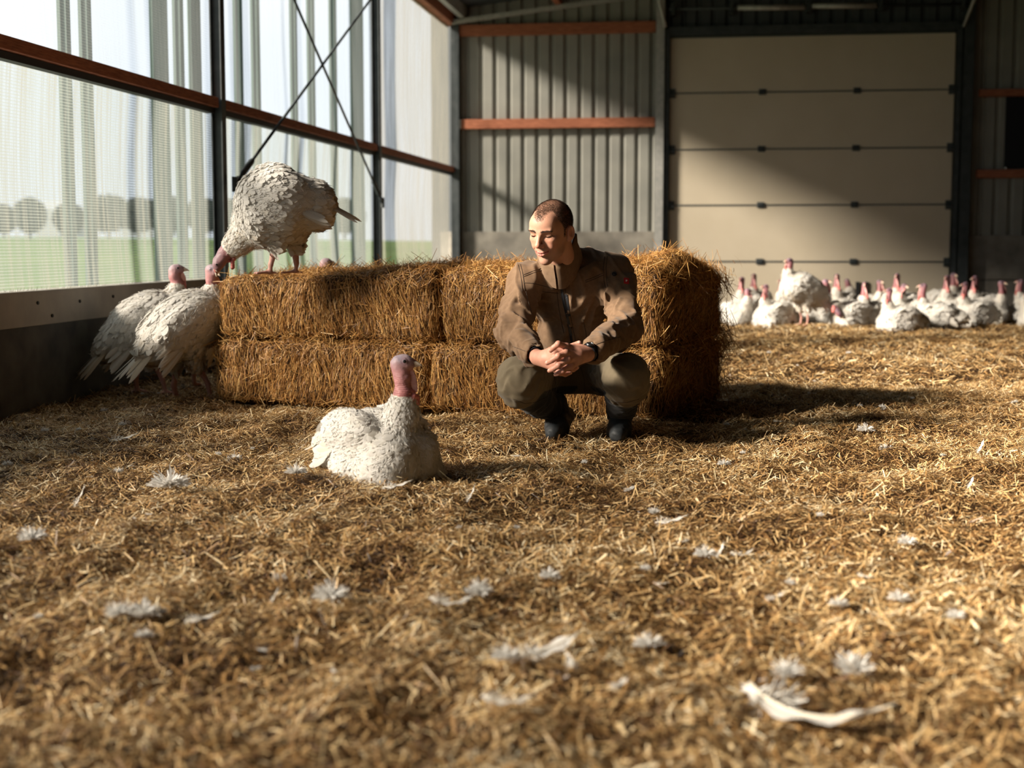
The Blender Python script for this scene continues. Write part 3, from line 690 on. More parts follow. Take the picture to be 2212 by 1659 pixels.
    low = np.clip((np.linalg.norm(V - hd, axis=1) - .05) / .09, 0, 1)[:, None]; sk = sk * (1 - low) + np.array([.66, .24, .23]) * low
    cw = (np.clip(vnoise3(V, 55, 9) + .35, 0, 1) * np.clip(hl[:, 2] / .02 + .2, 0, 1) * (np.linalg.norm(V - hd, axis=1) < .06))[:, None]; sk = sk * (1 - .55 * cw) + np.array([.40, .40, .50]) * .55 * cw
    er = np.exp(-((np.linalg.norm(hl[:, [0, 2]] - np.array([.016, .008]), axis=1) - .0105) / .003) ** 2)[:, None] * (np.abs(hl[:, 1:2]) > .012); sk = sk * (1 - .5 * er) + np.array([.30, .16, .22]) * .5 * er
    sk = sk * pose.get('skin_tint', np.array([.85, .80, .82])) * (1 - .25 * np.clip(vnoise3(V, 45, 3), 0, 1))[:, None]; tint[near == 1] = sk[near == 1]; tint[near == 2] = (.58, .32, .27)
    body = link('body', quadmesh('body', V, Q, {'tint': tint}), bird_m, t)
    # contour feathers
    Nn = normals(V, Q); fcs = V[Q]; fc = fcs.mean(1); fn = Nn[Q].mean(1); fn /= np.linalg.norm(fn, axis=1)[:, None] + 1e-9
    ar = np.linalg.norm(np.cross(fcs[:, 2] - fcs[:, 0], fcs[:, 3] - fcs[:, 1]), axis=1) / 2
    okf = (near[Q] == 0).all(1); w = ar * okf; n = nf; k = r.choice(len(Q), n, p=w / w.sum())
    c = fc[k] + r.normal(0, h * .35, (n, 3)); nn = fn[k]; lb = (c - bc) @ Rb; ln_ = nn @ Rb
    nkd = np.min([np.linalg.norm(c - (nk[0] * (1 - s) + nk[1] * s), axis=1) for s in np.linspace(0, 1, 5)], axis=0) < nr[0] * 1.25
    flow = np.tile(Rb @ np.array([-1, 0, -.18]), (n, 1)); fr = np.clip((ln_[:, 0] - .25) * 2, 0, 1)[:, None]
    flow = flow * (1 - fr) + (np.array([-.25, 0, -1.]) + np.sign(lb[:, 1])[:, None] * np.array([0, .35, 0])) * fr
    nkv = nrm(nk[0] - nk[1]); flow[nkd] = nkv
    flow = flow + r.normal(0, .22, (n, 3)); flow -= nn * ((flow * nn).sum(1) - .025)[:, None]; flow /= np.linalg.norm(flow, axis=1)[:, None]
    up = nn + r.normal(0, .07, (n, 3)); up -= flow * (up * flow).sum(1)[:, None]; up /= np.linalg.norm(up, axis=1)[:, None]
    L = fl * r.uniform(.7, 1.35, n) * np.where(nkd, .55, 1) * np.where(lb[:, 0] < -.12, 1.35, 1); wd = L * r.uniform(.42, .62, n)
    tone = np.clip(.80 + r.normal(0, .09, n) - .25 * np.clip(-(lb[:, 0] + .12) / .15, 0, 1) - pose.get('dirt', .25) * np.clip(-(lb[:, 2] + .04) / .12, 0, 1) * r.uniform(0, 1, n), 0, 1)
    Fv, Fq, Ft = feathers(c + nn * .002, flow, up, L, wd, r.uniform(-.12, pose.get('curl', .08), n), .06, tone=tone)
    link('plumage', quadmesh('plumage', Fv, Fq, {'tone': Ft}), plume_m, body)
    # fluff: fine barbs over the contour feathers
    nfz = pose.get('fuzz', int(nf * 2.4))
    k = r.choice(len(Q), nfz, p=w / w.sum()); c = fc[k] + r.normal(0, h * .5, (nfz, 3)); nn = fn[k]; lb = (c - bc) @ Rb; ln_ = nn @ Rb
    fr = np.clip((ln_[:, 0] - .25) * 2, 0, 1)[:, None]; flow = np.tile(Rb @ np.array([-1, 0, -.18]), (nfz, 1)); flow = flow * (1 - fr) + (np.array([-.25, 0, -1.]) + np.sign(lb[:, 1])[:, None] * np.array([0, .35, 0])) * fr
    nkd2 = np.min([np.linalg.norm(c - (nk[0] * (1 - s) + nk[1] * s), axis=1) for s in np.linspace(0, 1, 5)], axis=0) < nr[0] * 1.25; flow[nkd2] = nkv
    flow = flow + .8 * np.stack([vnoise(c[:, 1] * 30, c[:, 2] * 30, 5), vnoise(c[:, 0] * 30, c[:, 2] * 30, 6), vnoise(c[:, 0] * 30, c[:, 1] * 30, 7)], 1) + r.normal(0, .30, (nfz, 3)); flow -= nn * (flow * nn).sum(1)[:, None]; flow /= np.linalg.norm(flow, axis=1)[:, None]
    flow = flow + nn * r.uniform(.0, .20, nfz)[:, None]; flow /= np.linalg.norm(flow, axis=1)[:, None]; up = nn + r.normal(0, .3, (nfz, 3)); up -= flow * (up * flow).sum(1)[:, None]; up /= np.linalg.norm(up, axis=1)[:, None]
    Lf = fl * .45 * r.uniform(.5, 1.3, nfz) * np.where(nkd2, .55, 1)
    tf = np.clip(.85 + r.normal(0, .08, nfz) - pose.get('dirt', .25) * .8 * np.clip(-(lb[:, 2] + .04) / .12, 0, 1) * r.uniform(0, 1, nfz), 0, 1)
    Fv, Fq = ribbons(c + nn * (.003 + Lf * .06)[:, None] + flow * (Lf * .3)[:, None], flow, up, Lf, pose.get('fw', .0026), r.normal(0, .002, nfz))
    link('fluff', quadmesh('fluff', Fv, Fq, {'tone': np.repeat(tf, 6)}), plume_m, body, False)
    # folded wings and tail
    LP = np.array([[0, .35], [.2, .8], [.5, 1.0], [.8, .9], [.94, .55], [1.0, .1]])
    wl_ = pose.get('wing', (.23, 13)); tl_ = pose.get('tail', (.26, 15, 8, -8)); droop = pose.get('wing_droop', 0)
    for sg in (1, -1):
        m = wl_[1]; j = np.linspace(0, 1, m)
        cc = np.stack([-.02 - .10 * j, sg * (.135 - .035 * j * 0 + 0 * j), .035 - .085 * j], 1); dd = np.stack([-np.ones(m), -sg * (.28 - .1 * j), -.10 - .30 * j - droop], 1) + r.normal(0, .04, (m, 3)); dd /= np.linalg.norm(dd, axis=1)[:, None]
        up_ = np.tile([0, sg * 1., .35], (m, 1)) + r.normal(0, .06, (m, 3)); up_ -= dd * (up_ * dd).sum(1)[:, None]; up_ /= np.linalg.norm(up_, axis=1)[:, None]
        cc[:, 1] += sg * .012 * (1 - j)
        a, b_, t3 = feathers(bc + cc @ Rb.T, dd @ Rb.T, up_ @ Rb.T, wl_[0] * (1.0 - .25 * j), .026, .10, .14, LP, np.clip(.58 + r.normal(0, .10, m), 0, 1))
        link('wing', quadmesh('wing', a, b_, {'tone': t3}), plume_m, body)
    m = tl_[1]; j = np.linspace(-1, 1, m); sp = math.radians(tl_[2]); pt = math.radians(tl_[3])
    dd = np.stack([-np.cos(j * sp) * math.cos(pt), np.sin(j * sp), np.full(m, math.sin(pt))], 1) + r.normal(0, .03, (m, 3)); dd /= np.linalg.norm(dd, axis=1)[:, None]
    cc = np.stack([np.full(m, -.21), j * .045, .0 + .012 * (1 - j ** 2)], 1); up_ = np.stack([np.zeros(m), j * .5, np.ones(m)], 1); up_ -= dd * (up_ * dd).sum(1)[:, None]; up_ /= np.linalg.norm(up_, axis=1)[:, None]
    a, b_, t3 = feathers(bc + cc @ Rb.T, dd @ Rb.T, up_ @ Rb.T, tl_[0] * r.uniform(.8, 1, m), .027, -.05, .1, LP, np.clip(.45 + r.normal(0, .14, m), 0, 1))
    link('tail', quadmesh('tail', a, b_, {'tone': t3}), plume_m, body)
    # head furniture
    bk = MB()
    for (z0, ln, hz_) in ((.000, .044, .0105), (-.0085, .034, .0065)):
        ps = [(.030 + ln * s, 0, z0 - (.013 if z0 > -.001 else .003) * s ** 2.2) for s in np.linspace(0, 1, 7)]
        bk.tube([hw(q_) for q_ in ps], [hz_ * 1.15 * (1 - .86 * s ** 1.6) for s in np.linspace(0, 1, 7)], 10)
    bk.build('beak', beak_m, t, True)
    for sg in (1, -1):
        ey = MB(); ey.tube([hw((.016, sg * (.0245 + q_), .008)) for q_ in (-.002, .0005, .002, .0028)], [.0075, .0072, .005, .001], 12); ey.build('eye', eye_m, t, True)
    # wattle lumps on the fore-neck, dewlap under the chin, snood over the beak
    fw = nrm(pose.get('front', (1, 0, 0)))
    i0 = nsplit; A, Bp = nk[i0], nk[min(i0 + 1, len(nk) - 1)]
    bl = [(A * (1 - s) + Bp * s + fw * (nr[i0] * .85 + .006) + r.normal(0, .007, 3), r.uniform(.006, .011)) for s in r.uniform(-.25, .30, 12)]
    bl += [(A + fw * (nr[i0] * 1.0 + .008) + np.array([0, o_, -.012 - z_]), .0095 * 1.0) for o_ in (-.012, 0, .012) for z_ in (0, .012, .024)]
    bl = bl + [(A + fw * nr[i0] * 1.05 + np.array([0, .004, -.045]), .008)]
    def fwt(p):
        d = np.full(len(p), 9.)
        for c_, r_ in bl: d = smin(d, np.linalg.norm(p - c_, axis=1) - r_, .004)
        return d
    bp = np.array([b_[0] for b_ in bl]); a, b_ = surfnet(fwt, bp.min(0) - .02, bp.max(0) + .02, .003 if h < .012 else .005)
    link('wattle', quadmesh('wattle', a, b_), wattle_m, t)
    if pose.get('dewlap', True):
        chin = hw((.034, 0, -.012)); thr = A * .35 + Bp * .65 + fw * nr[i0] * .6; low_ = A * .85 + Bp * .15 + fw * (nr[i0] * 1.15 + .012)
        side = nrm(np.cross(chin - thr, low_ - thr)); mid = (chin * .5 + low_ * .5) + fw * .014
        def fdw(p):
            d = None
            for s in np.linspace(0, 1, 9):
                a1 = (1 - s) ** 2 * chin + 2 * s * (1 - s) * mid + s * s * low_; a2 = (hw((.0, 0, -.012)) * (1 - s) + (A * .7 + Bp * .3) * s)
                e = sd_cap(p, a1, a2, .0040, .009); d = e if d is None else smin(d, e, .006)
            return d
        bp = np.array([chin, thr, low_, mid, hd, A]); a, b_ = surfnet(fdw, bp.min(0) - .02, bp.max(0) + .02, .0028 if h < .012 else .005)
        link('dewlap', quadmesh('dewlap', a, b_), dew_m, t)
    MB().tube([hw(q_) for q_ in ((.034, 0, .010), (.046, .002, .009), (.053, .006, .002), (.056, .008, -.008))], [.005, .0045, .004, .0025], 8).build('snood', wattle_m, t, True)
    return t

G = lambda px, py: P(px, py, z=0)
# the sitting turkey in front
SIT = dict(bc=(0, 0, .120), lay=True, curl=.08, fat=(.87, .95, .82), neck=[(.105, 0, .16, .066), (.125, 0, .235, .044), (.130, 0, .300, .029), (.125, 0, .350, .0235), (.118, -.0, .400, .023)], look=(38, 3), skin_from=2, tail=(.13, 9, 6, -20), wing=(.13, 9), front=(.75, .55, 0), dirt=.12)
g = P(812, 1040, z=0)
turkey('turkey', (g[0], g[1] + .08, 0), math.radians(-42), 'white turkey sitting alone on the straw in front of the bales, head raised', 'white turkeys', SIT, nf=6500, h=.0065, seed=11, scale=1.0, fl=.036)

# turkey standing on the bale, head down
DOWN = dict(bc=(0, 0, .325), pitch=-6, fat=(.74, 1.15, 1.42), neck=[(.13, 0, .22, .090), (.185, 0, .150, .056), (.222, 0, .118, .040), (.248, 0, .098, .030), (.272, 0, .062, .026)], look=(8, -68), skin_from=2, front=(-.2, 0, -1), dewlap=False,
            legs=[((.02, .06, .22), (.01, .06, .13), (.03, .06, .05), (.035, .06, .012), 0, 0), ((-.08, -.06, .22), (-.075, -.06, .13), (-.085, -.06, .05), (-.08, -.06, .012), 0, 0)],
            tail=(.22, 11, 8, -34), wing=(.20, 10), wing_droop=.30, dirt=.35, skin_tint=np.array([.62, .50, .52]))
p = P(601, 600, z=.64); turkey('turkey', (p[0], p[1], .655), math.radians(186), 'white turkey standing on top of the left bale with its head bent down', 'white turkeys', DOWN, nf=5500, h=.0075, seed=12, fl=.040)

WALK = dict(bc=(0, 0, .385), pitch=30, fat=(1.0, .95, 1.05), neck=[(.14, 0, .47, .075), (.185, 0, .54, .048), (.195, 0, .60, .030), (.180, 0, .64, .026), (.185, 0, .675, .024)], look=(-20, 6), skin_from=2,
            legs=[((.02, .07, .26), (.0, .07, .18), (-.03, .07, .08), (-.02, .07, .012), 0, 0), ((.0, -.07, .26), (.03, -.07, .18), (.08, -.07, .09), (.10, -.07, .012), 0, 0)], tail=(.27, 10, 10, -14), wing=(.26, 10), wing_droop=.05, dirt=.55)
turkey('turkey', P(312, 852, z=0) * [1, 1, 0], math.radians(28), 'leftmost turkey, standing by the dark wall with its head raised under the netting', 'white turkeys', WALK, nf=3800, h=.009, seed=13, fl=.042, scale=.98)
W2 = dict(WALK); W2['pitch'] = 26; W2['look'] = (-85, -14); W2['neck'] = [(.14, 0, .46, .080), (.17, 0, .53, .048), (.175, 0, .585, .030), (.165, -.005, .62, .026), (.16, -.012, .665, .023)]; W2['fat'] = (1.08, 1.0, 1.1)
turkey('turkey', P(408, 868, z=0) * [1, 1, 0] + np.array([-.03, .08, 0]), math.radians(46), 'turkey at the left end of the bales, head close to the beak above it', 'white turkeys', W2, nf=3800, h=.009, seed=14, fl=.042)
W4 = dict(WALK); W4['neck'] = [(.14, 0, .42, .075), (.20, 0, .42, .048), (.25, 0, .39, .030), (.28, 0, .36, .026), (.29, 0, .33, .024)]; W4['look'] = (0, -50)
turkey('turkey', (-1.72, 7.98, 0), math.radians(75), 'dim turkey in the shade, mostly hidden behind the two standing at the bale end', 'white turkeys', W4, nf=900, h=.014, seed=15, fl=.06, scale=.95)
W3 = dict(WALK); W3['look'] = (0, 0)
p = P(700, 574, Y=8.55); turkey('turkey', (p[0] - .18, 8.55, 0), math.radians(5), 'turkey hidden behind the bales, only the crown of its head shows above them', 'white turkeys', W3, nf=900, h=.014, seed=16, fl=.06, scale=(p[2] + .045) / .705)

# flock at the back: one of each pose, then copies with their parts
FL = dict(SIT); FL['fw'] = .004; FL['fuzz'] = 5000; FL['look'] = (0, 0); FL['skin_tint'] = np.array([.52, .42, .48])
FG = 'white turkeys of the flock before the door'
sitA = turkey('turkey', (0, 0, 0), 0, 'x', FG, FL, nf=2000, h=.015, seed=21, fl=.045)
FT = dict(SIT); FT['fw'] = .004; FT['fuzz'] = 5000; FT['skin_tint'] = np.array([.52, .42, .48]); FT['look'] = (80, -5); FT['neck'] = [(.15, 0, .17, .074), (.17, 0, .24, .053), (.165, .01, .29, .034), (.15, .02, .33, .027), (.145, .03, .37, .024)]
sitB = turkey('turkey', (0, 0, 0), 0, 'x', FG, FT, nf=2000, h=.015, seed=22, fl=.045)
FS = dict(WALK); FS['fw'] = .004; FS['fuzz'] = 5000; FS['skin_tint'] = np.array([.52, .42, .48]); FS['pitch'] = 22; FS['bc'] = (0, 0, .36); FS['neck'] = [(.13, 0, .43, .08), (.17, 0, .50, .05), (.165, 0, .57, .030), (.155, 0, .60, .026), (.155, 0, .635, .024)]; FS['look'] = (0, 0); FS['legs'] = [((0, .06, .25), (0, .06, .18), (-.02, .06, .08), (-.01, .06, .012), 0, 0), ((0, -.06, .25), (.0, -.06, .18), (-.02, -.06, .08), (-.01, -.06, .012), 0, 0)]
stand = turkey('turkey', (0, 0, 0), 0, 'x', FG, FS, nf=2200, h=.013, seed=23, fl=.045)
FR = dict(SIT); FR['fw'] = .004; FR['fuzz'] = 5000; FR['skin_tint'] = np.array([.52, .42, .48]); FR['neck'] = [(.15, 0, .17, .074), (.20, .02, .20, .055), (.24, .06, .19, .034), (.235, .09, .16, .028), (.22, .11, .13, .025)]; FR['look'] = (150, -40); FR['dewlap'] = False
sitC = turkey('turkey', (0, 0, 0), 0, 'x', FG, FR, nf=2000, h=.015, seed=24, fl=.045)
def copy_tree(o, parent=None):
    c = o.copy(); COL.objects.link(c); c.parent = parent
    for ch in list(o.children): copy_tree(ch, c)
    return c
# (head px, base y, heading deg from +X, prototype, scale, label)
FLOCK = [
 (1708, 706, 200, 'S', 1.0, 'tallest turkey of the flock, standing before the door on two pink legs'),
 (1598, 688, 230, 'A', 1.05, 'turkey of the flock half hidden behind the right end of the bales'),
 (1610, 700, 300, 'B', .9, 'turkey sitting low just right of the bale end, dark pink head'),
 (1625, 681, 250, 'A', 1.1, 'turkey sitting behind the low one right of the bale end'),
 (1650, 704, 205, 'A', .95, 'large turkey lying in front, left of the legs of the standing one'),
 (1684, 688, 215, 'A', 1.0, 'turkey sitting just behind and left of the standing one'),
 (1790, 700, 330, 'A', 1.05, 'turkey right of the standing one, tail pointing left'),
 (1804, 683, 250, 'A', 1.1, 'raised head right behind the turkey with its tail to the left'),
 (1815, 705, 200, 'C', .95, 'turkey preening with its head folded down, right of the standing one'),
 (1864, 703, 255, 'A', 1.0, 'upright sitting turkey in the middle between the preening one and the front pair'),
 (1902, 684, 300, 'A', .95, 'small head showing right of the upright sitting turkey'),
 (1840, 678, 20, 'B', 1.0, 'pale back of a turkey lying far behind the upright sitting one'),
 (1932, 690, 240, 'A', 1.15, 'turkey with the highest head behind the front pair'),
 (1947, 697, 215, 'B', 1.0, 'turkey between the highest head and the foremost turkey'),
 (1919, 716, 190, 'A', .93, 'foremost turkey of the flock, lying with its head to the left'),
 (1997, 711, 160, 'A', 1.0, 'turkey lying with its tail stretched to the right, behind the foremost one'),
 (2040, 690, 230, 'A', 1.1, 'left head of the pair below the right door edge'),
 (2059, 677, 290, 'A', 1.1, 'right head of the pair below the right door edge'),
 (2082, 704, 200, 'A', 1.0, 'turkey with a pale head, left of the one in front of the concrete wall'),
 (2101, 692, 215, 'A', 1.1, 'turkey with its head raised in front of the concrete wall on the right'),
 (2168, 697, 320, 'A', 1.0, 'turkey with its tail to the left near the right photo edge'),
 (2210, 692, 150, 'A', 1.0, 'turkey cut by the right photo edge, head at the edge'),
 (2228, 706, 185, 'B', 1.0, 'turkey lying lowest at the right photo edge'),
]
used = set()
for px, py, hd_, kd, sc_, lb in FLOCK:
    src = dict(S=stand, A=sitA, B=sitB, C=sitC)[kd]
    t = src if kd not in used else copy_tree(src); used.add(kd)
    t['label'] = lb; a = math.radians(hd_); g = P(px, py, z=0); off = .15 * sc_
    t.location = (g[0] - off * math.cos(a), g[1] + .12, 0); t.rotation_euler = (0, 0, a); t.scale = (sc_,) * 3
# ------------------------------------------------------------------ the crouching man
from mathutils.bvhtree import BVHTree
MO = np.array([.27, 5.95, 0.0])
man = empty('person', MO, 0, 'man crouching in front of the bales, brown jacket, olive trousers, hands clasped over his knees', 'person')
def pt(px, py, Y): return P(px, py, Y=Y)
def mesh_part(name, fn, lo, hi, h, mat_, parent, tintf=None, it=2, extra=None):
    V, Q = surfnet(fn, lo, hi, h); V = relax(V.astype(np.float32), Q, it, .4)
    at = {}
    if tintf is not None: at['tint'] = tintf(V)
    if parent is man: o = link(name, quadmesh(name, V - MO, Q, at), mat_, parent)
    else: o = link(name, quadmesh(name, V - MO, Q, at), mat_, parent)
    return o, V, Q
def bounds(pts, m):
    a = np.array(pts); return a.min(0) - m, a.max(0) + m
def cloth_mat(name, c1, c2, scale=700, attr=False, rough=.85):
    m = mat(name, c1, rough, 0, .25); k = N(m); f = k.noise(60, 4, k.co()); w = k.noise(scale, 2, k.co())
    base = k.ramp(f, [(.3, c1), (.7, c2)])
    if attr: base = k.mix(1.0, base, k.n('Attribute', attribute_name='tint').outputs['Color'], 'MULTIPLY')
    k.col(base); k.b.inputs['Sheen Weight'].default_value = .12 if c1[0] > .03 else 0; k.b.inputs['Sheen Roughness'].default_value = .5
    k.bump(w, .25, .001); return m
jacket_m = cloth_mat('brown_softshell', (.132, .080, .046), (.170, .106, .062))
trouser_m = cloth_mat('olive_canvas', (.9, .9, .9), (1, 1, 1), attr=True)
black_m = cloth_mat('black_fabric', (.012, .012, .015), (.02, .02, .024)); black_m.node_tree.nodes['Principled BSDF'].inputs['Specular IOR Level'].default_value = .04
zip_m = mat('dark_zip', (.015, .016, .02), .35)
thread_m = mat('dark_thread', (.04, .028, .02), .8)

# ---- head frame
HC = pt(1190, 500, 5.74)
F_ = nrm([-.50, -.80, -.33]); U0 = np.array([.06, 0, 1.0]); U_ = nrm(U0 - F_ * (U0 @ F_)); S_ = np.cross(U_, F_)
RH = np.stack([F_, S_, U_], 1)
NB = pt(1222, 575, 5.93)
FU = .011
def head_l(p): return (p - HC) @ RH
def f_head_local(q):
    E = sd_ell
    d = E(q, (-.018, 0, .034), (.100, .0765, .086))
    d = smin(d, E(q, (.030, 0, -.020), (.064, .060, .080)), .03)
    d = smin(d, E(q, (.025, 0, -.072), (.055, .055, .036)), .025)
    d = smin(d, E(q, (.069, 0, -.100), (.021, .024, .018)), .022)
    d = smin(d, E(q, (.052, 0, .045), (.042, .058, .050)), .02)
    q0 = q; q = q - np.array([0, 0, FU], np.float32)
    for s in (1, -1):
        d = smin(d, E(q, (.058, s * .041, -.022), (.024, .020, .017)), .016)
        d = smin(d, E(q, (.064, s * .033, -.048), (.020, .020, .018)), .014)
        d = smin(d, sd_cap(q, (.078, s * .044, .020), (.088, s * .010, .016), .007, .008), .012)
        d = smax(d, -E(q, (.097, s * .0315, -.002), (.017, .017, .0115)), .010)
        d = smin(d, E(q, (.070, s * .0315, -.003), (.0150, .0150, .0125)), .003)
        d = smin(d, sd_cap(q, (.078, s * .045, .0035), (.0855, s * .022, .0045), .0032, .0036), .004)
        d = smin(d, sd_cap(q, (.077, s * .044, -.0115), (.083, s * .023, -.0125), .0028, .003), .004)
    d = smin(d, sd_cap(q, (.086, 0, .014), (.112, 0, -.028), .0075, .0100), .010)
    d = smin(d, E(q, (.112, 0, -.033), (.0125, .0125, .0105)), .006)
    for s in (1, -1):
        d = smin(d, E(q, (.101, s * .0125, -.036), (.0105, .0072, .0080)), .004)
        d = smax(d, -sd_cap(q, (.107, s * .006, -.047), (.102, s * .007, -.040), .0034), .003)
    d = smin(d, E(q, (.080, 0, -.060), (.020, .030, .022)), .012)
    for s in (1, -1):                                              # folds from the nose to the corners of the mouth
        d = smax(d, -sd_cap(q, (.099, s * .021, -.036), (.084, s * .036, -.062), .0022, .0034), .006)
        d = smax(d, -sd_cap(q, (.074, s * .045, .000), (.064, s * .056, -.004), .0012), .003)
    # lips
    for a, b, r1, r2 in (((.0862, .028, -.0625), (.0975, .010, -.0655), .0022, .0042), ((.0975, .010, -.0655), (.0985, 0, -.0668), .0042, .0040)):
        for s in (1, -1): d = smin(d, sd_cap(q, (a[0], s * a[1], a[2]), (b[0], s * b[1], b[2]), r1, r2), .003)
    for a, b, r1, r2 in (((.0855, .027, -.0645), (.0955, .010, -.0765), .0022, .0050), ((.0955, .010, -.0765), (.0965, 0, -.0780), .0050, .0054)):
        for s in (1, -1): d = smin(d, sd_cap(q, (a[0], s * a[1], a[2]), (b[0], s * b[1], b[2]), r1, r2), .003)
    for s in (1, -1): d = smax(d, -sd_cap(q, (.1050, 0, -.0715), (.0865, s * .031, -.0632), .0016, .0016), .0016)
    d = smax(d, -sd_cap(q, (.096, -.012, -.0885), (.096, .012, -.0885), .0035), .009)
    q = q0
    for s in (1, -1):                                              # ears
        R = eul(z=-s * 30, y=-8)
        e = E(q, (-.014, s * .083, -.006), (.018, .0090, .031), R); e = smin(e, E(q, (-.006, s * .075, -.030), (.010, .006, .011), R), .006)
        e = smax(e, -E(q, (-.010, s * .0915, -.001), (.0115, .0090, .019), R), .004)
        e = smin(e, sd_cap(q, (-.011, s * .083, .008), (-.010, s * .083, -.016), .0028), .004)
        d = smin(d, e, .005)
    return d
def f_head(p):
    d = f_head_local(head_l(p))
    return smin(d, sd_cap(p, HC + RH @ np.array([-.035, 0, -.05]), NB + np.array([0, .01, -.06]), .057, .064), .02)
def tint_head(V):
    q0 = head_l(V); q = q0 - np.array([0, 0, FU]); n3 = vnoise3(q, 60, 3); base = np.tile([.50, .27, .185], (len(V), 1))
    def blob(c, r): return np.exp(-(((q - np.array(c)) / np.array(r)) ** 2).sum(1))[:, None]
    for s in (1, -1): base = base * (1 - .5 * blob((.068, s * .038, -.04), (.02, .02, .02))) + np.array([.56, .20, .14]) * .5 * blob((.068, s * .038, -.04), (.02, .02, .02))
    w = blob((.115, 0, -.035), (.015, .016, .014)); base = base * (1 - .6 * w) + np.array([.56, .20, .14]) * .6 * w
    for s in (1, -1):
        w = blob((-.01, s * .082, -.006), (.03, .012, .035)); base = base * (1 - .45 * w) + np.array([.52, .17, .11]) * .45 * w
        w = blob((.084, s * .031, -.012), (.012, .016, .006)); base = base * (1 - .35 * w) + np.array([.36, .15, .11]) * .35 * w
    def seg(a, b): 
        a = np.array(a); b = np.array(b); t = np.clip(((q - a) @ (b - a)) / ((b - a) @ (b - a)), 0, 1); return np.linalg.norm(q - a - t[:, None] * (b - a), axis=1)
    dl = np.min([seg((.0862, s * .028, -.0625), (.099, s * .004, -.0665)) for s in (1, -1)] + [seg((.0855, s * .027, -.0645), (.0975, s * .004, -.0775)) for s in (1, -1)], axis=0)
    w = (np.clip(1 - (dl - .0045) / .0015, 0, 1) * (q[:, 0] > .085))[:, None]; base = base * (1 - w) + np.array([.50, .145, .13]) * w
    dm = np.min([seg((.104, 0, -.0712), (.0865, s * .029, -.0634)) for s in (1, -1)], axis=0); w = np.clip(1 - (dm - .0016) / .001, 0, 1)[:, None]; base = base * (1 - w) + np.array([.10, .03, .03]) * w
    # stubble
    jaw = np.clip((-q[:, 2] - .052) / .02, 0, 1) * np.clip((q[:, 0] + .01) / .03, 0, 1); must = np.exp(-((q[:, 2] + .054) / .008) ** 2 - (q[:, 1] / .028) ** 2) * (q[:, 0] > .08)
    w = (np.clip(jaw + must, 0, 1) * (.36 + .25 * n3) * (dl > .0055))[:, None]; base = base * (1 - w) + np.array([.22, .14, .11]) * w
    hm = hairmask(q0); w = (np.clip(hm * 1.3, 0, 1) * (.50 + .25 * n3))[:, None]; base = base * (1 - w) + np.array([.10, .055, .035]) * w
    return np.clip(base, 0, 1)
def hairmask(q):
    """1 inside the cropped hair, 0 on bare skin, soft at the hairline"""
    S = np.abs(q[:, 1]); Fq = q[:, 0]; U = q[:, 2]
    peak = .098 - .020 * np.exp(-(S / .026) ** 2) + .012 * np.exp(-((S - .050) / .016) ** 2)     # height of the front hairline with a widow's peak
    front = np.clip((Fq - .000) / .045, 0, 1)
    line = (-.055 + .0 * S) * (1 - np.clip((Fq + .055) / .04, 0, 1)) + .010 * np.clip((Fq + .055) / .04, 0, 1) * 0
    hl = np.where(Fq < -.03, line, np.where(S > .058, np.where(Fq < .018, -.018, .03 + (Fq - .018) * 2.2), peak))
    hl = np.where((Fq >= -.03) & (S <= .058) & (Fq < .03), .03, hl)
    m = np.clip((U - hl + .006 * vnoise3(q, 70, 6)) / .024 + .35, 0, 1)
    ear = np.exp(-(((q - np.array([-.012, 0, -.006])) * np.array([1, 0, 1]) / np.array([.024, 1, .036])) ** 2).sum(1)) * (S > .06)
    return m * (ear < .42)
# ---- hands
def P3(a): return pt(*a)
handA = dict(w=(1270, 764, 5.43), k=[(1224, 749, 5.375), (1222, 762, 5.355), (1227, 777, 5.355), (1234, 790, 5.37)],
             f=[[(1206, 743, 5.350), (1196, 751, 5.358), (1190, 757, 5.375)], [(1206, 769, 5.335), (1193, 778, 5.345), (1182, 784, 5.368)], [(1207, 789, 5.338), (1195, 797, 5.352), (1187, 801, 5.372)], [(1217, 800, 5.352), (1207, 806, 5.368), (1200, 809, 5.385)]],
             th=[(1256, 752, 5.425), (1238, 749, 5.425), (1220, 757, 5.43)])
handB = dict(w=(1162, 773, 5.52), k=[(1198, 762, 5.425), (1200, 774, 5.415), (1201, 786, 5.415), (1199, 797, 5.425)],
             f=[[(1220, 758, 5.43), (1238, 755, 5.445), (1250, 760, 5.46)], [(1222, 774, 5.425), (1242, 776, 5.445), (1252, 782, 5.46)], [(1222, 793, 5.42), (1238, 798, 5.44), (1246, 794, 5.46)], [(1210, 806, 5.405), (1221, 809, 5.412), (1232, 805, 5.425)]],
             th=[(1190, 757, 5.445), (1225, 752, 5.450), (1251, 741, 5.440)])
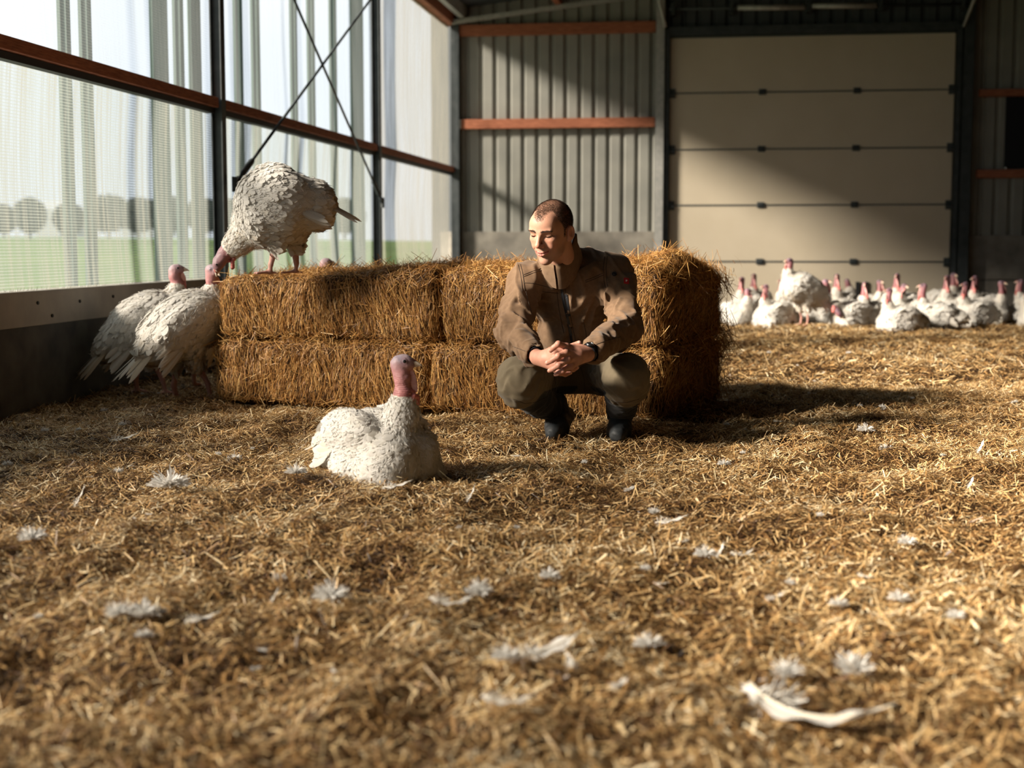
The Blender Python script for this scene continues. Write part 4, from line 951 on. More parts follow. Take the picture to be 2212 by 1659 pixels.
def f_hand(p, H):
    w = P3(H['w']); ks = [P3(a) for a in H['k']]; d = sd_cap(p, w, w * .55 + (ks[1] + ks[2]) * .225, .029, .028)
    for i, k_ in enumerate(ks): d = smin(d, sd_cap(p, w * .8 + k_ * .2, k_, .021, .0135), .014)
    for i, k_ in enumerate(ks): d = smin(d, np.linalg.norm(p - k_ - np.array([0, -.002, .0]), axis=1) - .0132, .004)
    fr = [.0113, .0116, .0110, .0098]; out_ = None
    for i, (k_, fs) in enumerate(zip(ks, H['f'])):
        a, b, c = [P3(q) for q in fs]; r = fr[i]
        e = smin(smin(sd_cap(p, k_, a, r * 1.10, r), sd_cap(p, a, b, r, r * .93), .003), sd_cap(p, b, c, r * .95, r * .78), .003)
        e = smin(e, np.linalg.norm(p - a, axis=1) - r * 1.06, .004)
        out_ = e if out_ is None else smin(out_, e, .0018)
    d = smin(d, out_, .007)
    a, b, c = [P3(q) for q in H['th']]
    e = smin(sd_cap(p, w * .7 + a * .3, a, .018, .0140), smin(sd_cap(p, a, b, .0140, .0122), sd_cap(p, b, c, .0122, .0098), .003), .004)
    d = smin(d, e, .008)
    return d
WRA, WRB = P3(handA['w']), P3(handB['w'])
ELB = {'A': pt(1353, 708, 5.78), 'B': pt(1107, 716, 5.74)}; SHO = {'A': pt(1328, 588, 5.97), 'B': pt(1134, 603, 5.90)}
HIP = {'A': pt(1300, 800, 6.06), 'B': pt(1192, 802, 6.06)}; KNE = {'A': pt(1353, 815, 5.65), 'B': pt(1124, 820, 5.68)}; ANK = {'A': pt(1340, 893, 5.86), 'B': pt(1198, 893, 5.94)}
def join_meshes(parts):
    Vs, Qs, As, n = [], [], [], 0
    for V, Q, A in parts: Vs.append(V); Qs.append(Q + n); As.append(A); n += len(V)
    return np.concatenate(Vs), np.concatenate(Qs), np.concatenate(As)
V1, Q1 = surfnet(f_head, *[x for x in (HC - np.array([.16, .16, .19]), HC + np.array([.16, .26, .16]))], .0026); V1 = relax(V1.astype(np.float32), Q1, 1, .4)
def f_hands(p, H, el):
    d = f_hand(p, H); w = P3(H['w']); return smin(d, sd_cap(p, w, w * .4 + el * .6, .027, .036), .012)
parts_ = [(V1, Q1, tint_head(V1))]
for H, el in ((handA, ELB['A']), (handB, ELB['B'])):
    allp = [P3(H['w'])] + [P3(a) for a in H['k']] + [P3(q) for f in H['f'] for q in f] + [P3(q) for q in H['th']] + [P3(H['w']) * .7 + el * .3]
    lo, hi = bounds(allp, .04); a, b = surfnet(lambda p: f_hands(p, H, el), lo, hi, .0018); a = relax(a.astype(np.float32), b, 1, .3)
    n3 = vnoise3(a, 90, 4)[:, None]; tn = np.tile([.50, .25, .18], (len(a), 1)) * (1 + .15 * n3)
    kk = np.min([np.linalg.norm(a - P3(q), axis=1) for q in H['k'] + [f[0] for f in H['f']] + [f[1] for f in H['f']]], axis=0)[:, None]
    tn = tn * (1 - .35 * np.exp(-(kk / .012) ** 2)) + np.array([.50, .155, .12]) * .35 * np.exp(-(kk / .012) ** 2)
    tips = np.min([np.linalg.norm(a - (P3(f[2]) + np.array([0, -.007, .004])), axis=1) for f in H['f'] + [H['th']]], axis=0)[:, None]
    w_ = np.clip(1 - (tips - .0055) / .0015, 0, 1); tn = tn * (1 - w_) + np.array([.66, .42, .36]) * w_
    parts_.append((a, b, tn))
# trunk and limbs under the clothes, one coarse surface that reaches head and hands
def f_trunk(p):
    d = sd_ell(p, pt(1235, 655, 6.0), (.13, .085, .17)); d = smin(d, sd_ell(p, pt(1248, 780, 6.1), (.13, .09, .10)), .05)
    for k_ in 'AB':
        d = smin(d, sd_cap(p, SHO[k_], ELB[k_], .045, .036), .03); d = smin(d, sd_cap(p, ELB[k_], WRA if k_ == 'A' else WRB, .036, .024), .02)
        d = smin(d, sd_cap(p, HIP[k_], KNE[k_], .07, .05), .03); d = smin(d, sd_cap(p, KNE[k_], ANK[k_], .045, .035), .02)
    return smin(d, sd_cap(p, NB + np.array([0, .0, -.06]), pt(1235, 640, 6.0), .055, .08), .03)
lo, hi = bounds(list(SHO.values()) + list(ELB.values()) + list(KNE.values()) + list(ANK.values()) + [WRA, WRB, pt(1248, 780, 6.1)], .13)
Vt, Qt = surfnet(f_trunk, lo, hi, .013); parts_.append((Vt.astype(np.float32), Qt, np.tile([.52, .265, .175], (len(Vt), 1))))
Vb, Qb, Ab = join_meshes(parts_)
man_skin = skin_mat('man_skin', rough=.5, sss=.12, bump=.15, bs=420)
mbody = link('body', quadmesh('body', Vb - MO, Qb, {'tint': Ab}), man_skin, man)
# eyes: dark irises between the lids
for s in (1, -1):
    g_ = MB(); c = HC + RH @ np.array([.0722, s * .0315, -.0042 + FU])
    vs, fs = [], []
    for i in range(9):
        for j in range(16):
            a, b = PI * i / 8, 2 * PI * j / 16; vs.append(c - MO + RH @ np.array([.0136 * math.sin(a) * math.cos(b), .0165 * math.sin(a) * math.sin(b), .0078 * math.cos(a)]))
    fs = [(i * 16 + j, i * 16 + (j + 1) % 16, (i + 1) * 16 + (j + 1) % 16, (i + 1) * 16 + j) for i in range(8) for j in range(16)]
    g_.add(vs, fs).build('eye', mat('dark_eye', (.025, .014, .010), .15), man, True)
# cropped hair and eyebrows as short strands
def strands_on(V, Q, n, mask, L, w, dirf, seed, lift=.55):
    r = np.random.default_rng(seed); fc = V[Q].mean(1); Nn = normals(V, Q)[Q].mean(1); Nn /= np.linalg.norm(Nn, axis=1)[:, None]; q = head_l(fc)
    a = V[Q]; ar = np.linalg.norm(np.cross(a[:, 2] - a[:, 0], a[:, 3] - a[:, 1]), axis=1) * mask(q); k = r.choice(len(Q), n, p=ar / ar.sum())
    c = fc[k] + r.normal(0, .0012, (n, 3)); nn = Nn[k]; d = dirf(q[k]) @ RH.T + r.normal(0, .35, (n, 3)); d -= nn * (d * nn).sum(1)[:, None]; d /= np.linalg.norm(d, axis=1)[:, None] + 1e-9
    d = d + nn * lift; d /= np.linalg.norm(d, axis=1)[:, None]; up = nn - d * (nn * d).sum(1)[:, None]; up /= np.linalg.norm(up, axis=1)[:, None]
    Lr = L * r.uniform(.6, 1.3, n); return c + d * (Lr * .45)[:, None], d, up, Lr, w, q[k], r
fl_ = lambda q: np.stack([np.where(q[:, 2] > .07, .8, -.3), 0 * q[:, 0], np.where(q[:, 2] > .07, 0, -1.)], 1)
hair_m = leafy('cropped_hair', [(0, (.008, .006, .006)), (.5, (.035, .02, .013)), (.8, (.12, .07, .045)), (1, (.38, .35, .31))], trans=.1, rough=.4, spec=.4)
c, d, up, Lr, w, q, r = strands_on(V1, Q1, 26000, hairmask, .0062, .0006, fl_, 31)
V, Q = ribbons(c - MO, d, up, Lr, w, .0003)
grey = np.clip((np.abs(q[:, 1]) - .05) / .02, 0, 1) * np.clip((q[:, 0] - .0) / .03, 0, 1)
link('hair', quadmesh('hair', V, Q, {'tone': np.repeat(np.clip(r.uniform(.0, .6, len(q)) + (r.uniform(size=len(q)) < .12 + .45 * grey) * .45, 0, 1), 6)}), hair_m, man, False)
def browmask(q):
    S = np.abs(q[:, 1]); c0 = .0215 + FU - ((S - .030) / .030) ** 2 * .006; return (np.abs(q[:, 2] - c0) < .0030 - .0015 * (S - .02) / .03) * (S > .011) * (S < .053) * (q[:, 0] > .05)
c, d, up, Lr, w, q, r = strands_on(V1, Q1, 700, browmask, .0048, .0005, lambda q: np.stack([0 * q[:, 0], np.sign(q[:, 1]), .1 + 0 * q[:, 0]], 1), 32, .2)
V, Q = ribbons(c - MO, d, up, Lr, w, .0003); link('eyebrows', quadmesh('eyebrows', V, Q, {'tone': np.repeat(r.uniform(0, .5, len(q)), 6)}), hair_m, man, False)

# ---- jacket
def folds(p, dirv, lam, stretch, seed):
    """long soft creases running along dirv"""
    dv = nrm(dirv); a = nrm(np.cross(dv, [0, 1, .3])); b = np.cross(dv, a)
    s, t, z = p @ dv / (lam * stretch), p @ a / lam, p @ b / lam
    n = vnoise(t + 1.2 * vnoise(s, z, seed + 7), s + .3 * z, seed); return np.exp(-(n * 2.3) ** 2) * 1.7 - .75
def f_jacket(p):
    d = sd_ell(p, pt(1232, 632, 5.985), (.172, .118, .150), eul(x=-12))
    d = smin(d, sd_ell(p, pt(1236, 725, 6.03), (.148, .120, .125)), .06)
    d = smin(d, sd_ell(p, pt(1238, 775, 6.03), (.145, .125, .06)), .03)
    d = smin(d, sd_cap(p, SHO['A'] + [-.02, 0, .0], SHO['B'] + [.02, 0, 0], .068, .066), .05)
    d = smin(d, sd_cap(p, NB + np.array([.0, .02, -.02]), pt(1245, 590, 6.02), .066, .09), .05)
    d = smin(d, sd_ell(p, pt(1262, 568, 6.02), (.095, .075, .062)), .04)
    for k_, w_ in (('A', WRA), ('B', WRB)):
        cuff = ELB[k_] * .16 + w_ * .84
        e = smin(sd_cap(p, SHO[k_], ELB[k_], .070, .060), sd_cap(p, ELB[k_], cuff, .060, .046), .02)
        e = smax(e, ((p - w_ - nrm(ELB[k_] - w_) * .022) @ (-nrm(ELB[k_] - w_))), .004)
        dd = np.linalg.norm(p - ELB[k_], axis=1)
        sgn = 1 if k_ == 'A' else -1
        e = e - .0080 * np.exp(-(dd / .13) ** 2) * folds(p, (sgn * .8, -.2, .55), .030, 3.0, 51 if sgn > 0 else 52) - .0062 * folds(p, (sgn * .5, 0, 1), .040, 3.5, 53)
        d = smin(d, e, .028)
    arm = smin(np.linalg.norm(p - SHO['A'], axis=1), np.linalg.norm(p - SHO['B'], axis=1), .05)
    d = d - .0072 * folds(p, (.35, 0, 1), .052, 3.0, 54) - .0055 * folds(p, (-.6, 0, 1), .036, 2.6, 55) - .003 * folds(p, (1, .0, .25), .03, 3.0, 56) * np.clip((.62 - p[:, 2]) / .2, 0, 1)
    for k_, w_ in (('A', WRA), ('B', WRB)):                        # hollow cuffs
        ax = nrm(w_ - ELB[k_]); cp = w_ - ax * .022
        d = smax(d, -sd_cap(p, cp - ax * .03, cp + ax * .03, .036, .036), .003)
    nk_ax = nrm(HC + RH @ np.array([-.03, 0, -.05]) - NB)
    d = smax(d, -sd_cap(p, NB - nk_ax * .02, NB + nk_ax * .2, .058, .07), .004)
    return d
lo, hi = bounds(list(SHO.values()) + list(ELB.values()) + [WRA, WRB, pt(1238, 775, 6.03)], .10); hi[1] += .08; hi[2] += .02
jk, Vj, Qj = mesh_part('jacket', f_jacket, lo, hi, .0046, jacket_m, man, it=1)
bvh = BVHTree.FromPolygons([tuple(v) for v in Vj.tolist()], [tuple(q) for q in Qj.tolist()])
def on_jacket(px, py, off=.0015, b=None):
    o = P(px, py, Y=5.0); dr_ = Vector((o - np.array([0, 0, CH])).tolist()).normalized(); hit = (b or bvh).ray_cast(Vector(o.tolist()), dr_)
    if hit[0] is None: return P(px, py, Y=5.85), np.array([0, -1., 0])
    n = np.array(hit[1]); n = n if n @ np.array(dr_) < 0 else -n
    return np.array(hit[0]) + n * off, n
def surf_line(pts, step=4):
    out_ = []
    for (x0, y0), (x1, y1) in zip(pts[:-1], pts[1:]):
        k = max(1, int(math.hypot(x1 - x0, y1 - y0) / step)); out_ += [(x0 + (x1 - x0) * i / k, y0 + (y1 - y0) * i / k) for i in range(k)]
    return out_ + [pts[-1]]
def strip(pts, w, name, mat_, parent, th=.0015, b=None):
    ps = [on_jacket(*q, off=.0005, b=b) for q in surf_line(pts)]; c = np.array([p_[0] for p_ in ps]); n = np.array([p_[1] for p_ in ps])
    for _ in range(10): c[1:-1] = (c[:-2] + 2 * c[1:-1] + c[2:]) / 4
    t = np.gradient(c, axis=0); s = np.cross(t, n); s /= np.linalg.norm(s, axis=1)[:, None]
    vs = np.concatenate([c - s * w / 2 + n * .0006, c - s * w / 2 + n * th, c + s * w / 2 + n * th, c + s * w / 2 + n * .0006]) - MO; K = len(c)
    fs = [(k_ * K + i, k_ * K + i + 1, (k_ + 1) * K + i + 1, (k_ + 1) * K + i) for k_ in range(3) for i in range(K - 1)]
    return MB().add(vs, fs).build(name, mat_, parent)
# zip, pocket zip, seams
strip([(1209, 592), (1212, 612), (1215, 640), (1221, 665), (1228, 695), (1233, 725), (1236, 745)], .0105, 'front_zip', zip_m, jk, .003)
strip([(1222, 636), (1226, 652), (1230, 682)], .011, 'pocket_zip', zip_m, jk, .003)
g_ = MB(); c_, n_n = on_jacket(1207, 597, .005); g_.box((-.003, -.002, -.012), (.003, .002, .006)); 
zp = g_.build('zip_pull', mat('zip_metal', (.35, .34, .33), .35, .9), jk, bevel=.001); zp.location = Vector((c_ - MO).tolist())
SEAMS = [[(1119, 572), (1124, 590), (1127, 612), (1128, 630)], [(1124, 571), (1129, 590), (1132, 612), (1133, 628)], [(1130, 594), (1150, 586), (1168, 580)], [(1130, 598), (1150, 590), (1170, 584)], [(1130, 611), (1152, 612), (1180, 619), (1206, 626)],
         [(1306, 555), (1303, 580), (1305, 610), (1308, 622)], [(1312, 553), (1309, 580), (1311, 608), (1313, 620)], [(1264, 606), (1285, 598), (1302, 590)], [(1265, 610), (1286, 602), (1303, 594)], [(1136, 630), (1142, 655), (1150, 680)], [(1218, 592), (1222, 640), (1234, 690), (1244, 740)], [(1203, 630), (1208, 670), (1218, 720)],
         [(1260, 690), (1266, 720), (1268, 742)], [(1108, 748), (1130, 757), (1152, 764)], [(1150, 762), (1150, 778), (1158, 790)], [(1288, 744), (1310, 736), (1340, 728)], [(1172, 630), (1192, 632), (1206, 634)]]
for s_ in SEAMS:
    ps = [on_jacket(*q, off=.0006)[0] for q in surf_line(s_)]
    ps = [ps[0]] + [q_ for q_ in ps[1:] if np.linalg.norm(q_ - ps[0]) < .4]
    MB().tube([q_ - MO for q_ in ps], .0011, 5).build('seam', thread_m, jk, True)
c_, n_n = on_jacket(1327, 592, .001); Rb_ = Vector(n_n.tolist()).to_track_quat('Z', 'Y').to_matrix()
g_ = MB(); ring = [np.array(Rb_ @ Vector((math.cos(a) * .0085, math.sin(a) * .0085, .001))) + c_ - MO for a in np.linspace(0, 2 * PI, 17)]; g_.tube(ring, .0022, 6, False)
g_.tube([c_ - MO + n_n * .0, c_ - MO + n_n * .002], .006, 12); g_.build('snap_button', zip_m, jk, True)
# red tag with its pale emblem
c_, n_n = on_jacket(1353, 607, .0012); R_ = np.array(Vector(n_n.tolist()).to_track_quat('Z', 'Y').to_matrix()); yv = nrm(np.array([.12, 0, 1.]) - n_n * (np.array([.12, 0, 1.]) @ n_n)); xv = np.cross(yv, n_n)
g_ = MB(); hw_, hh_ = .0105, .0135
g_.add([c_ - MO + xv * a + yv * b + n_n * z for z in (-.004, .0012) for a, b in ((-hw_, -hh_), (hw_, -hh_), (hw_, hh_), (-hw_, hh_))], [(3, 2, 1, 0), (4, 5, 6, 7), (0, 1, 5, 4), (1, 2, 6, 5), (2, 3, 7, 6), (3, 0, 4, 7)])
tg = g_.build('sleeve_tag', mat('red_tag', (.42, .018, .02), .6), jk); tg['label'] = 'small red sleeve tag with a pale emblem'
g_ = MB()
for pl in ([(-.003, -.005), (.000, -.005), (.002, -.001), (.0045, .002), (.002, .0045), (-.001, .0035), (-.004, .001)], [(-.004, .004), (-.001, .005), (-.002, .007)]):
    n0 = len(pl); g_.add([c_ - MO + xv * a + yv * b + n_n * .0018 for a, b in pl], [tuple(range(n0))])
g_.build('emblem', mat('pale_emblem', (.72, .6, .58), .6), tg)
# collar: standing ring round the neck, leaning up towards the ear, lower under the chin
K = 44; ang = 2 * PI * (np.arange(K + 1) / K * .985 + .0075) - PI / 2 - .15        # starts at the zip in front
CX, CY = float(pt(1203, 560, 5.87)[0]), 5.875
def ring(cx, cy, rx, ry, zf, zl, zr, zb):
    c_, s_ = np.cos(ang), np.sin(ang)
    z = (zr * np.clip(c_, 0, 1) ** 2 + zl * np.clip(-c_, 0, 1) ** 2 + zf * np.clip(-s_, 0, 1) ** 2 + zb * np.clip(s_, 0, 1) ** 2)
    return np.stack([cx + rx * c_, cy + ry * s_, z], 1)
ro = np.stack([ring(CX + .016, CY + .050, .094, .090, .615, .675, .735, .76), ring(CX + .010, CY + .022, .088, .090, .655, .712, .775, .79), ring(CX + .002, CY, .081, .084, .695, .742, .808, .82), ring(CX, CY - .004, .080, .085, .714, .758, .842, .85)])
ctr = np.array([CX, CY, 0]); rad = ro - ctr; rad[..., 2] = 0; rad /= np.linalg.norm(rad, axis=2)[..., None]
ro = ro + rad * (.0025 * np.sin(np.arange(K + 1) * 1.3))[None, :, None]; ri = ro - rad * .007
def shell(a, name, m_):
    n1, n2 = a.shape[:2]; vs = a.reshape(-1, 3) - MO; fs = [(i * n2 + j, i * n2 + j + 1, (i + 1) * n2 + j + 1, (i + 1) * n2 + j) for i in range(n1 - 1) for j in range(n2 - 1)]
    return MB().add(vs, fs).build(name, m_, jk, True)
UPV = np.array([0, 0, 1.])
shell(np.concatenate([ro, (ro[-1:] + ri[-1:]) / 2 + UPV * .002]), 'collar', jacket_m)
shell(np.concatenate([(ro[-1:] + ri[-1:]) / 2 + UPV * .002, ri[::-1]]), 'collar_lining', mat('collar_lining', (.018, .017, .018), 1, 0, 0))
# cuffs lining
for k_, w_ in (('A', WRA), ('B', WRB)):
    ax = nrm(w_ - ELB[k_]); cp = w_ - ax * .024 - MO
    MB().tube([cp - ax * .05, cp], [.031, .0345], 20, False).build('cuff_lining', black_m, jk, True)

# ---- trousers
SHN = {'A': (KNE['A'] + ANK['A']) / 2, 'B': (KNE['B'] + ANK['B']) / 2}
def f_trousers(p):
    d = sd_ell(p, pt(1250, 790, 6.10), (.165, .13, .115)); d = smin(d, sd_cap(p, pt(1208, 812, 5.98), pt(1300, 810, 5.98), .078, .078), .05)
    for k_ in 'AB':
        e = sd_cap(p, HIP[k_], KNE[k_], .096, .084); e = smin(e, np.linalg.norm((p - KNE[k_] - np.array([0, .0, -.008])) * np.array([1, 1, .93]), axis=1) - .0935, .03)
        e = smin(e, sd_cap(p, KNE[k_] + np.array([0, .03, -.03]), ANK[k_] + np.array([0, 0, .0]), .080, .054), .025)
        dk = np.linalg.norm(p - KNE[k_], axis=1); sgn = 1 if k_ == 'A' else -1
        fo = folds(p, (sgn * .7, -.3, -.55), .034, 3, 61 + sgn); e = e - .0055 * fo * np.clip((dk - .05) / .06, 0, 1) - .003 * folds(p, (1, 0, .1), .026, 3, 64) * (p[:, 2] < .2)
        d = smin(d, e, .03)
    return d
lo, hi = bounds(list(HIP.values()) + list(KNE.values()) + list(ANK.values()), .125); lo[2] = .075; hi[1] += .05
def t_tint(V):
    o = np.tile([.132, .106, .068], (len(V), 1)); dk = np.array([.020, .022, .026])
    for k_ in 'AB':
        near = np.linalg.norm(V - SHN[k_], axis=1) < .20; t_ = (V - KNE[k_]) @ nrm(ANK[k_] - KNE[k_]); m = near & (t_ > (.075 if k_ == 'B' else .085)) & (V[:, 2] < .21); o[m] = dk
    inner = (np.abs(V[:, 0] - .245) < .10) & (V[:, 1] > 5.80); o[inner] = o[inner] * .55  # shade between the thighs, put into the cloth tint
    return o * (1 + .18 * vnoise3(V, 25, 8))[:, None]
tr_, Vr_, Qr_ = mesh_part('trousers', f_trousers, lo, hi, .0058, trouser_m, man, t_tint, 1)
bt = BVHTree.FromPolygons([tuple(v) for v in Vr_.tolist()], [tuple(q) for q in Qr_.tolist()])
for s_ in ([(1180, 858), (1160, 868), (1135, 872), (1108, 862)], [(1312, 862), (1330, 868), (1355, 869), (1380, 862)], [(1268, 788), (1282, 770), (1296, 760)], [(1185, 795), (1196, 808), (1200, 830)], [(1254, 792), (1262, 820), (1262, 850)]):
    ps = [on_jacket(*q, off=.0006, b=bt)[0] for q in surf_line(s_)]; MB().tube([q_ - MO for q_ in ps], .0012, 5).build('seam', thread_m, tr_, True)

# ---- boots
boot_m = noisy('dark_leather', (.014, .017, .020), (.034, .038, .042), 30, .6, .4, spec=.35, dist=.003)
sole_m = noisy('dark_sole', (.05, .018, .014), (.10, .03, .024), 30, .7, .2)
for k_, toe, heel in (('B', pt(1196, 938, 5.80) * [1, 1, 0] + [0, 0, .030], pt(1222, 912, 6.0)), ('A', pt(1335, 948, 5.72) * [1, 1, 0] + [0, 0, .030], pt(1343, 905, 6.0))):
    ak = ANK[k_]; ball = toe * .7 + heel * .3; ball[2] = .036; heel = heel.copy(); heel[2] = max(heel[2], .075)
    def f_boot(p):
        d = sd_cap(p, ak + np.array([0, 0, .05]), ak * .5 + heel * .5, .050, .046); d = smin(d, sd_cap(p, heel, ball, .038, .042), .02); d = smin(d, sd_cap(p, ball, toe, .044, .034), .015)
        d = smin(d, sd_cap(p, ak, ball, .045, .042), .03); return d - .0022 * folds(p, (1, .2, 0), .022, 2.5, 71)
    def f_sole(p):
        c = smin(sd_cap(p, heel, ball, .043, .047), sd_cap(p, ball, toe, .047, .038), .01); v_ = nrm(np.cross(toe - heel, np.cross([0, 0, 1], toe - heel))); v_ = v_ if v_[2] > 0 else -v_
        dn = np.minimum((p - ball) @ v_, 1) + .026; return smax(smax(c, dn, .004), -(dn + .022), .003)
    lo, hi = bounds([ak + [0, 0, .05], toe, heel, ball], .07); lo[2] = -.02
    bo, _, _ = mesh_part('boot', f_boot, lo, hi, .0055, boot_m, man, it=1)
    mesh_part('sole', f_sole, lo, hi, .0055, sole_m, bo, it=1)
# ---- watch
ax = nrm(ELB['A'] - WRA); wc = WRA + ax * .006 - MO; wa = nrm(np.cross(ax, [0, 0, 1])); wb = np.cross(ax, wa)
ringp = [wc + .0315 * (wa * math.cos(a) + wb * math.sin(a)) for a in np.linspace(0, 2 * PI, 25)]
g_ = MB(); n_ = 24
for i in range(n_):
    a0 = 2 * PI * i / n_; 
    for dz in (-.011, .011):
        g_.v.append(tuple(wc + .0300 * (wa * math.cos(a0) + wb * math.sin(a0)) + ax * dz)); g_.v.append(tuple(wc + .0335 * (wa * math.cos(a0) + wb * math.sin(a0)) + ax * dz))
for i in range(n_):
    a, b = 4 * i, 4 * ((i + 1) % n_); g_.f += [(a + 1, b + 1, b + 3, a + 3), (a, a + 2, b + 2, b), (a, b, b + 1, a + 1), (a + 2, a + 3, b + 3, b + 2)]
wt = g_.build('wristwatch', zip_m, man, True)
cam_side = nrm(np.array([-.35, -1, .35])); cam_side = nrm(cam_side - ax * (cam_side @ ax)); c0 = wc + cam_side * .032
g_ = MB(); g_.tube([c0, c0 + cam_side * .007], [.017, .0155], 20); g_.build('watch_case', mat('black_case', (.02, .022, .026), .3, .5), wt, True)
g_ = MB(); rg = [c0 + cam_side * .0075 + .0135 * (ax * math.cos(a) + np.cross(cam_side, ax) * math.sin(a)) for a in np.linspace(0, 2 * PI, 25)]; g_.tube(rg, .0012, 6, False); g_.build('bezel', mat('steel_bezel', (.6, .62, .65), .25, 1.0), wt, True)
# ------------------------------------------------------------------ feathers shed on the straw
quill_m = mat('pale_quill', (.72, .66, .55), .5)
fr_ = np.random.default_rng(77)
def feather_proto(kind):
    """about 6 cm long, lying along +X, curled upwards at the ends"""
    if kind == 'down':
        n = 260; th = fr_.uniform(0, 2 * PI, n); el = np.abs(fr_.normal(.35, .45, n)); d = np.stack([np.cos(th) * np.cos(el) * 1.6, np.sin(th) * np.cos(el), np.sin(el) * .8], 1); d /= np.linalg.norm(d, axis=1)[:, None]
        L = fr_.uniform(.012, .030, n); c = d * (L * .45)[:, None] + np.array([0, 0, .004]); up = fr_.normal(size=(n, 3)); up -= d * (up * d).sum(1)[:, None]; up /= np.linalg.norm(up, axis=1)[:, None]
        V, Q = ribbons(c, d, up, L, .0022, .002); o = link('down_feather', quadmesh('down_feather', V, Q, {'tone': np.repeat(fr_.uniform(.85, 1, n), 6)}), plume_m, None, False); return o
    o = empty('feather'); bend = .25 if kind == 'vane' else .9
    t = np.linspace(0, 1, 14); x = (t - .5) * .06; z = .004 + bend * .030 * (t - .45) ** 2; y = (.010 if kind == 'vane' else .035) * (t - .5) ** 2
    w = .009 * np.clip(np.sin(np.clip((t - .12) / .88, 0, 1) * PI) ** .55, .03, 1) * (1 if kind == 'vane' else .55)
    rows = []
    for s, f in ((-1, .9), (0, 0), (1, 1.1)): rows.append(np.stack([x - .004 * abs(s), y + s * w * f, z + .0012 * (1 - abs(s)) + .0015 * abs(s) * np.sin(t * 17 + s)], 1))
    V = np.stack(rows, 1).reshape(-1, 3); Q = np.array([[3 * i + j, 3 * i + j + 1, 3 * i + j + 4, 3 * i + j + 3] for i in range(13) for j in (0, 1)])
    link('vane', quadmesh('vane', V, Q, {'tone': np.repeat(fr_.uniform(.85, 1, 14), 3)}), plume_m, o)
    MB().tube(np.stack([x, y, z + .0016], 1), list(.0010 * (1 - .8 * t) + .0002), 6).build('quill', quill_m, o, True)
    n = 46; tt = fr_.uniform(0, .3, n); c = np.stack([(tt - .5) * .06, y[0] + 0 * tt, .006 + 0 * tt], 1); d = fr_.normal(size=(n, 3)) * [.6, 1, .5] + [.4, 0, .2]; d /= np.linalg.norm(d, axis=1)[:, None]; up = np.cross(d, fr_.normal(size=(n, 3))); up /= np.linalg.norm(up, axis=1)[:, None]
    V, Q = ribbons(c + d * .005, d, up, .011, .0010, .001); link('down_base', quadmesh('down_base', V, Q, {'tone': np.repeat(fr_.uniform(.6, .95, n), 6)}), plume_m, o, False)
    return o
PR = {k: feather_proto(k) for k in ('vane', 'curl', 'down')}
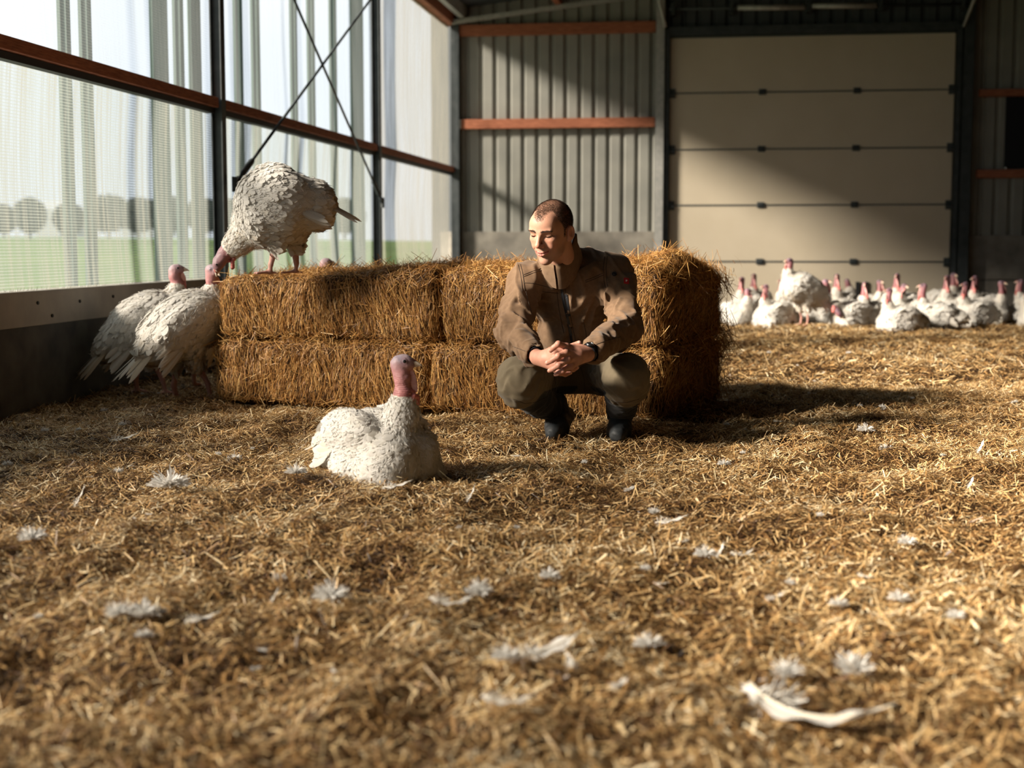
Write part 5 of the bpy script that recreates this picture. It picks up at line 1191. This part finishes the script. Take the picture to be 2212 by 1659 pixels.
FE = [  # px, py, length px, turn, kind, label
 (257, 1352, 62, 80, 'down', 'fluffy down tuft, left one of the group at the lower left'), (314, 1350, 64, 10, 'down', 'fluffy down tuft, right one of the group at the lower left'), (312, 1388, 40, 0, 'down', 'small down tuft just below the pair of tufts at lower left'),
 (443, 1350, 72, 8, 'vane', 'flat white feather lying right of the three down tufts'), (602, 1228, 36, 60, 'down', 'small down tuft below and left of the sitting turkey'), (716, 1282, 78, 25, 'down', 'large woolly grey white tuft below the sitting turkey'),
 (598, 1302, 34, 75, 'vane', 'short feather standing left of the large woolly tuft'), (366, 1062, 82, 5, 'down', 'broad ragged tuft left of the sitting turkey'), (178, 1086, 46, 70, 'vane', 'feather standing upright in the straw at the left'),
 (272, 947, 56, 5, 'vane', 'long pale feather in the shade of the left wall'), (506, 988, 34, 20, 'down', 'small tuft between the bales and the left wall shade'), (985, 1328, 92, 12, 'curl', 'long curved white feather low in the middle'),
 (1036, 1292, 60, -45, 'down', 'tuft just above the long curved feather'), (1188, 1252, 42, 0, 'down', 'small round down tuft in the middle foreground'), (1022, 1084, 36, 60, 'vane', 'small feather right below the shadow of the sitting turkey'),
 (1455, 1128, 66, -5, 'vane', 'pale feather lying flat below the boots of the man'), (1412, 1104, 26, 80, 'down', 'tiny tuft just above the pale flat feather'), (1362, 1056, 30, 40, 'vane', 'little feather between the man and the flat feather'),
 (1560, 1198, 34, 80, 'vane', 'upright feather between two lying ones on the right'), (1524, 1206, 46, 5, 'down', 'thin tuft left of the upright feather on the right'), (1610, 1196, 56, 30, 'curl', 'curved feather right of the upright one'),
 (1432, 1248, 34, -40, 'vane', 'short feather above the middle of the right foreground'), (1680, 1286, 48, 25, 'vane', 'white feather by itself right of the middle foreground'), (1402, 1390, 66, 12, 'down', 'wide ragged tuft in the lower middle'),
 (1192, 1430, 150, 26, 'vane', 'large blurred feather rising to the right in the near foreground'), (1095, 1466, 62, 10, 'down', 'blurred tuft at the left end of the large blurred feather'), (1238, 1470, 74, 100, 'curl', 'blurred curled feather under the large blurred one'),
 (1342, 1506, 52, 40, 'vane', 'blurred small feather in the near foreground, right of the curled one'), (1108, 1558, 110, 6, 'curl', 'faint long feather near the bottom centre'), (1756, 1560, 300, -32, 'curl', 'very long thin curved feather in the right foreground'),
 (1700, 1470, 70, 70, 'down', 'down tuft at the top of the very long thin feather'), (1842, 1446, 86, 60, 'down', 'blurred twin tuft in the right foreground'), (1812, 1312, 40, 0, 'down', 'pale tuft left of another in the right middle'), (1942, 1308, 44, 0, 'down', 'pale tuft right of another in the right middle'),
 (2065, 1356, 40, 30, 'down', 'tuft near the right edge in the lower right'), (1960, 1160, 40, 20, 'down', 'bright tuft in the right middle distance'), (2122, 970, 30, 70, 'vane', 'feather standing upright near the right edge'), (1914, 964, 30, 0, 'down', 'tuft just below the shadow of the bales'),
 (1564, 997, 28, 0, 'down', 'tuft right of the boots of the man'), (1870, 926, 34, 0, 'down', 'tuft inside the shadow of the bales'), (1350, 935, 30, 50, 'vane', 'feather leaning on the toe of the right boot'), (862, 1072, 60, -4, 'vane', 'feather lying just under the breast of the sitting turkey'),
 (640, 1046, 44, 10, 'down', 'tuft at the tail of the sitting turkey'), (70, 1180, 60, 60, 'down', 'ragged tuft at the left photo edge'), (2100, 1045, 26, 80, 'vane', 'small upright feather on the right in the middle distance'),
]
def cp(src, parent=None):
    c = src.copy(); COL.objects.link(c); c.parent = parent
    for ch in list(src.children): cp(ch, c)
    return c
usedf = set()
def place(kind, loc, rz, sc, label, tilt=0.0):
    o = PR[kind] if kind not in usedf else cp(PR[kind]); usedf.add(kind)
    o.location = Vector([float(v) for v in loc]); o.rotation_euler = (fr_.normal(0, .12), -tilt, rz); o.scale = (sc,) * 3
    tag(o, label, 'feather', 'white feathers shed on the straw'); return o
for px, py, ln, turn, kind, lb in FE:
    g = P(px, py, z=.01); ppm = FPX / g[1]; up_ = abs(turn) > 55 and kind == 'vane'; sc = ln / ppm / .06
    zz = float(hfield(g[:1], g[1:2])[0]) + .022
    fs_ = 1.0 if up_ else 1 / max(.28, math.hypot(math.cos(math.radians(turn)), .18 * math.sin(math.radians(turn))) + .1)
    place(kind, (g[0], g[1], zz + (.03 * sc if up_ else 0)), math.radians(turn if not up_ else 10), sc * (1.3 if kind == 'down' else 1.15), lb, 1.1 if up_ else (.25 if kind == 'vane' else 0))
for k in range(110):
    y = math.sqrt(fr_.uniform(2.4 ** 2, 11 ** 2)); x = fr_.uniform(-.36, .36) * y; rel = np.array([x, y]) - BO[:2]
    if rel @ BU[:2] < .3: continue
    rb = np.array([x, y, 0]) - BR; s_, n_ = rb @ T_, rb @ N_
    if -.25 < s_ < 2.5 and -.15 < n_ < 1.2 or math.hypot(x + .45, y - 4.7) < .32 or math.hypot(x - .27, y - 5.9) < .45: continue
    kd = 'down' if fr_.uniform() < .65 else 'vane'
    o = place(kd, (x, y, float(hfield(np.array([x]), np.array([y]))[0]) + .020), fr_.uniform(0, 2 * PI), fr_.uniform(.35, .8), 'small white feather or tuft lying loose among the chopped straw')
    o['group'] = 'small loose feathers scattered over the litter'
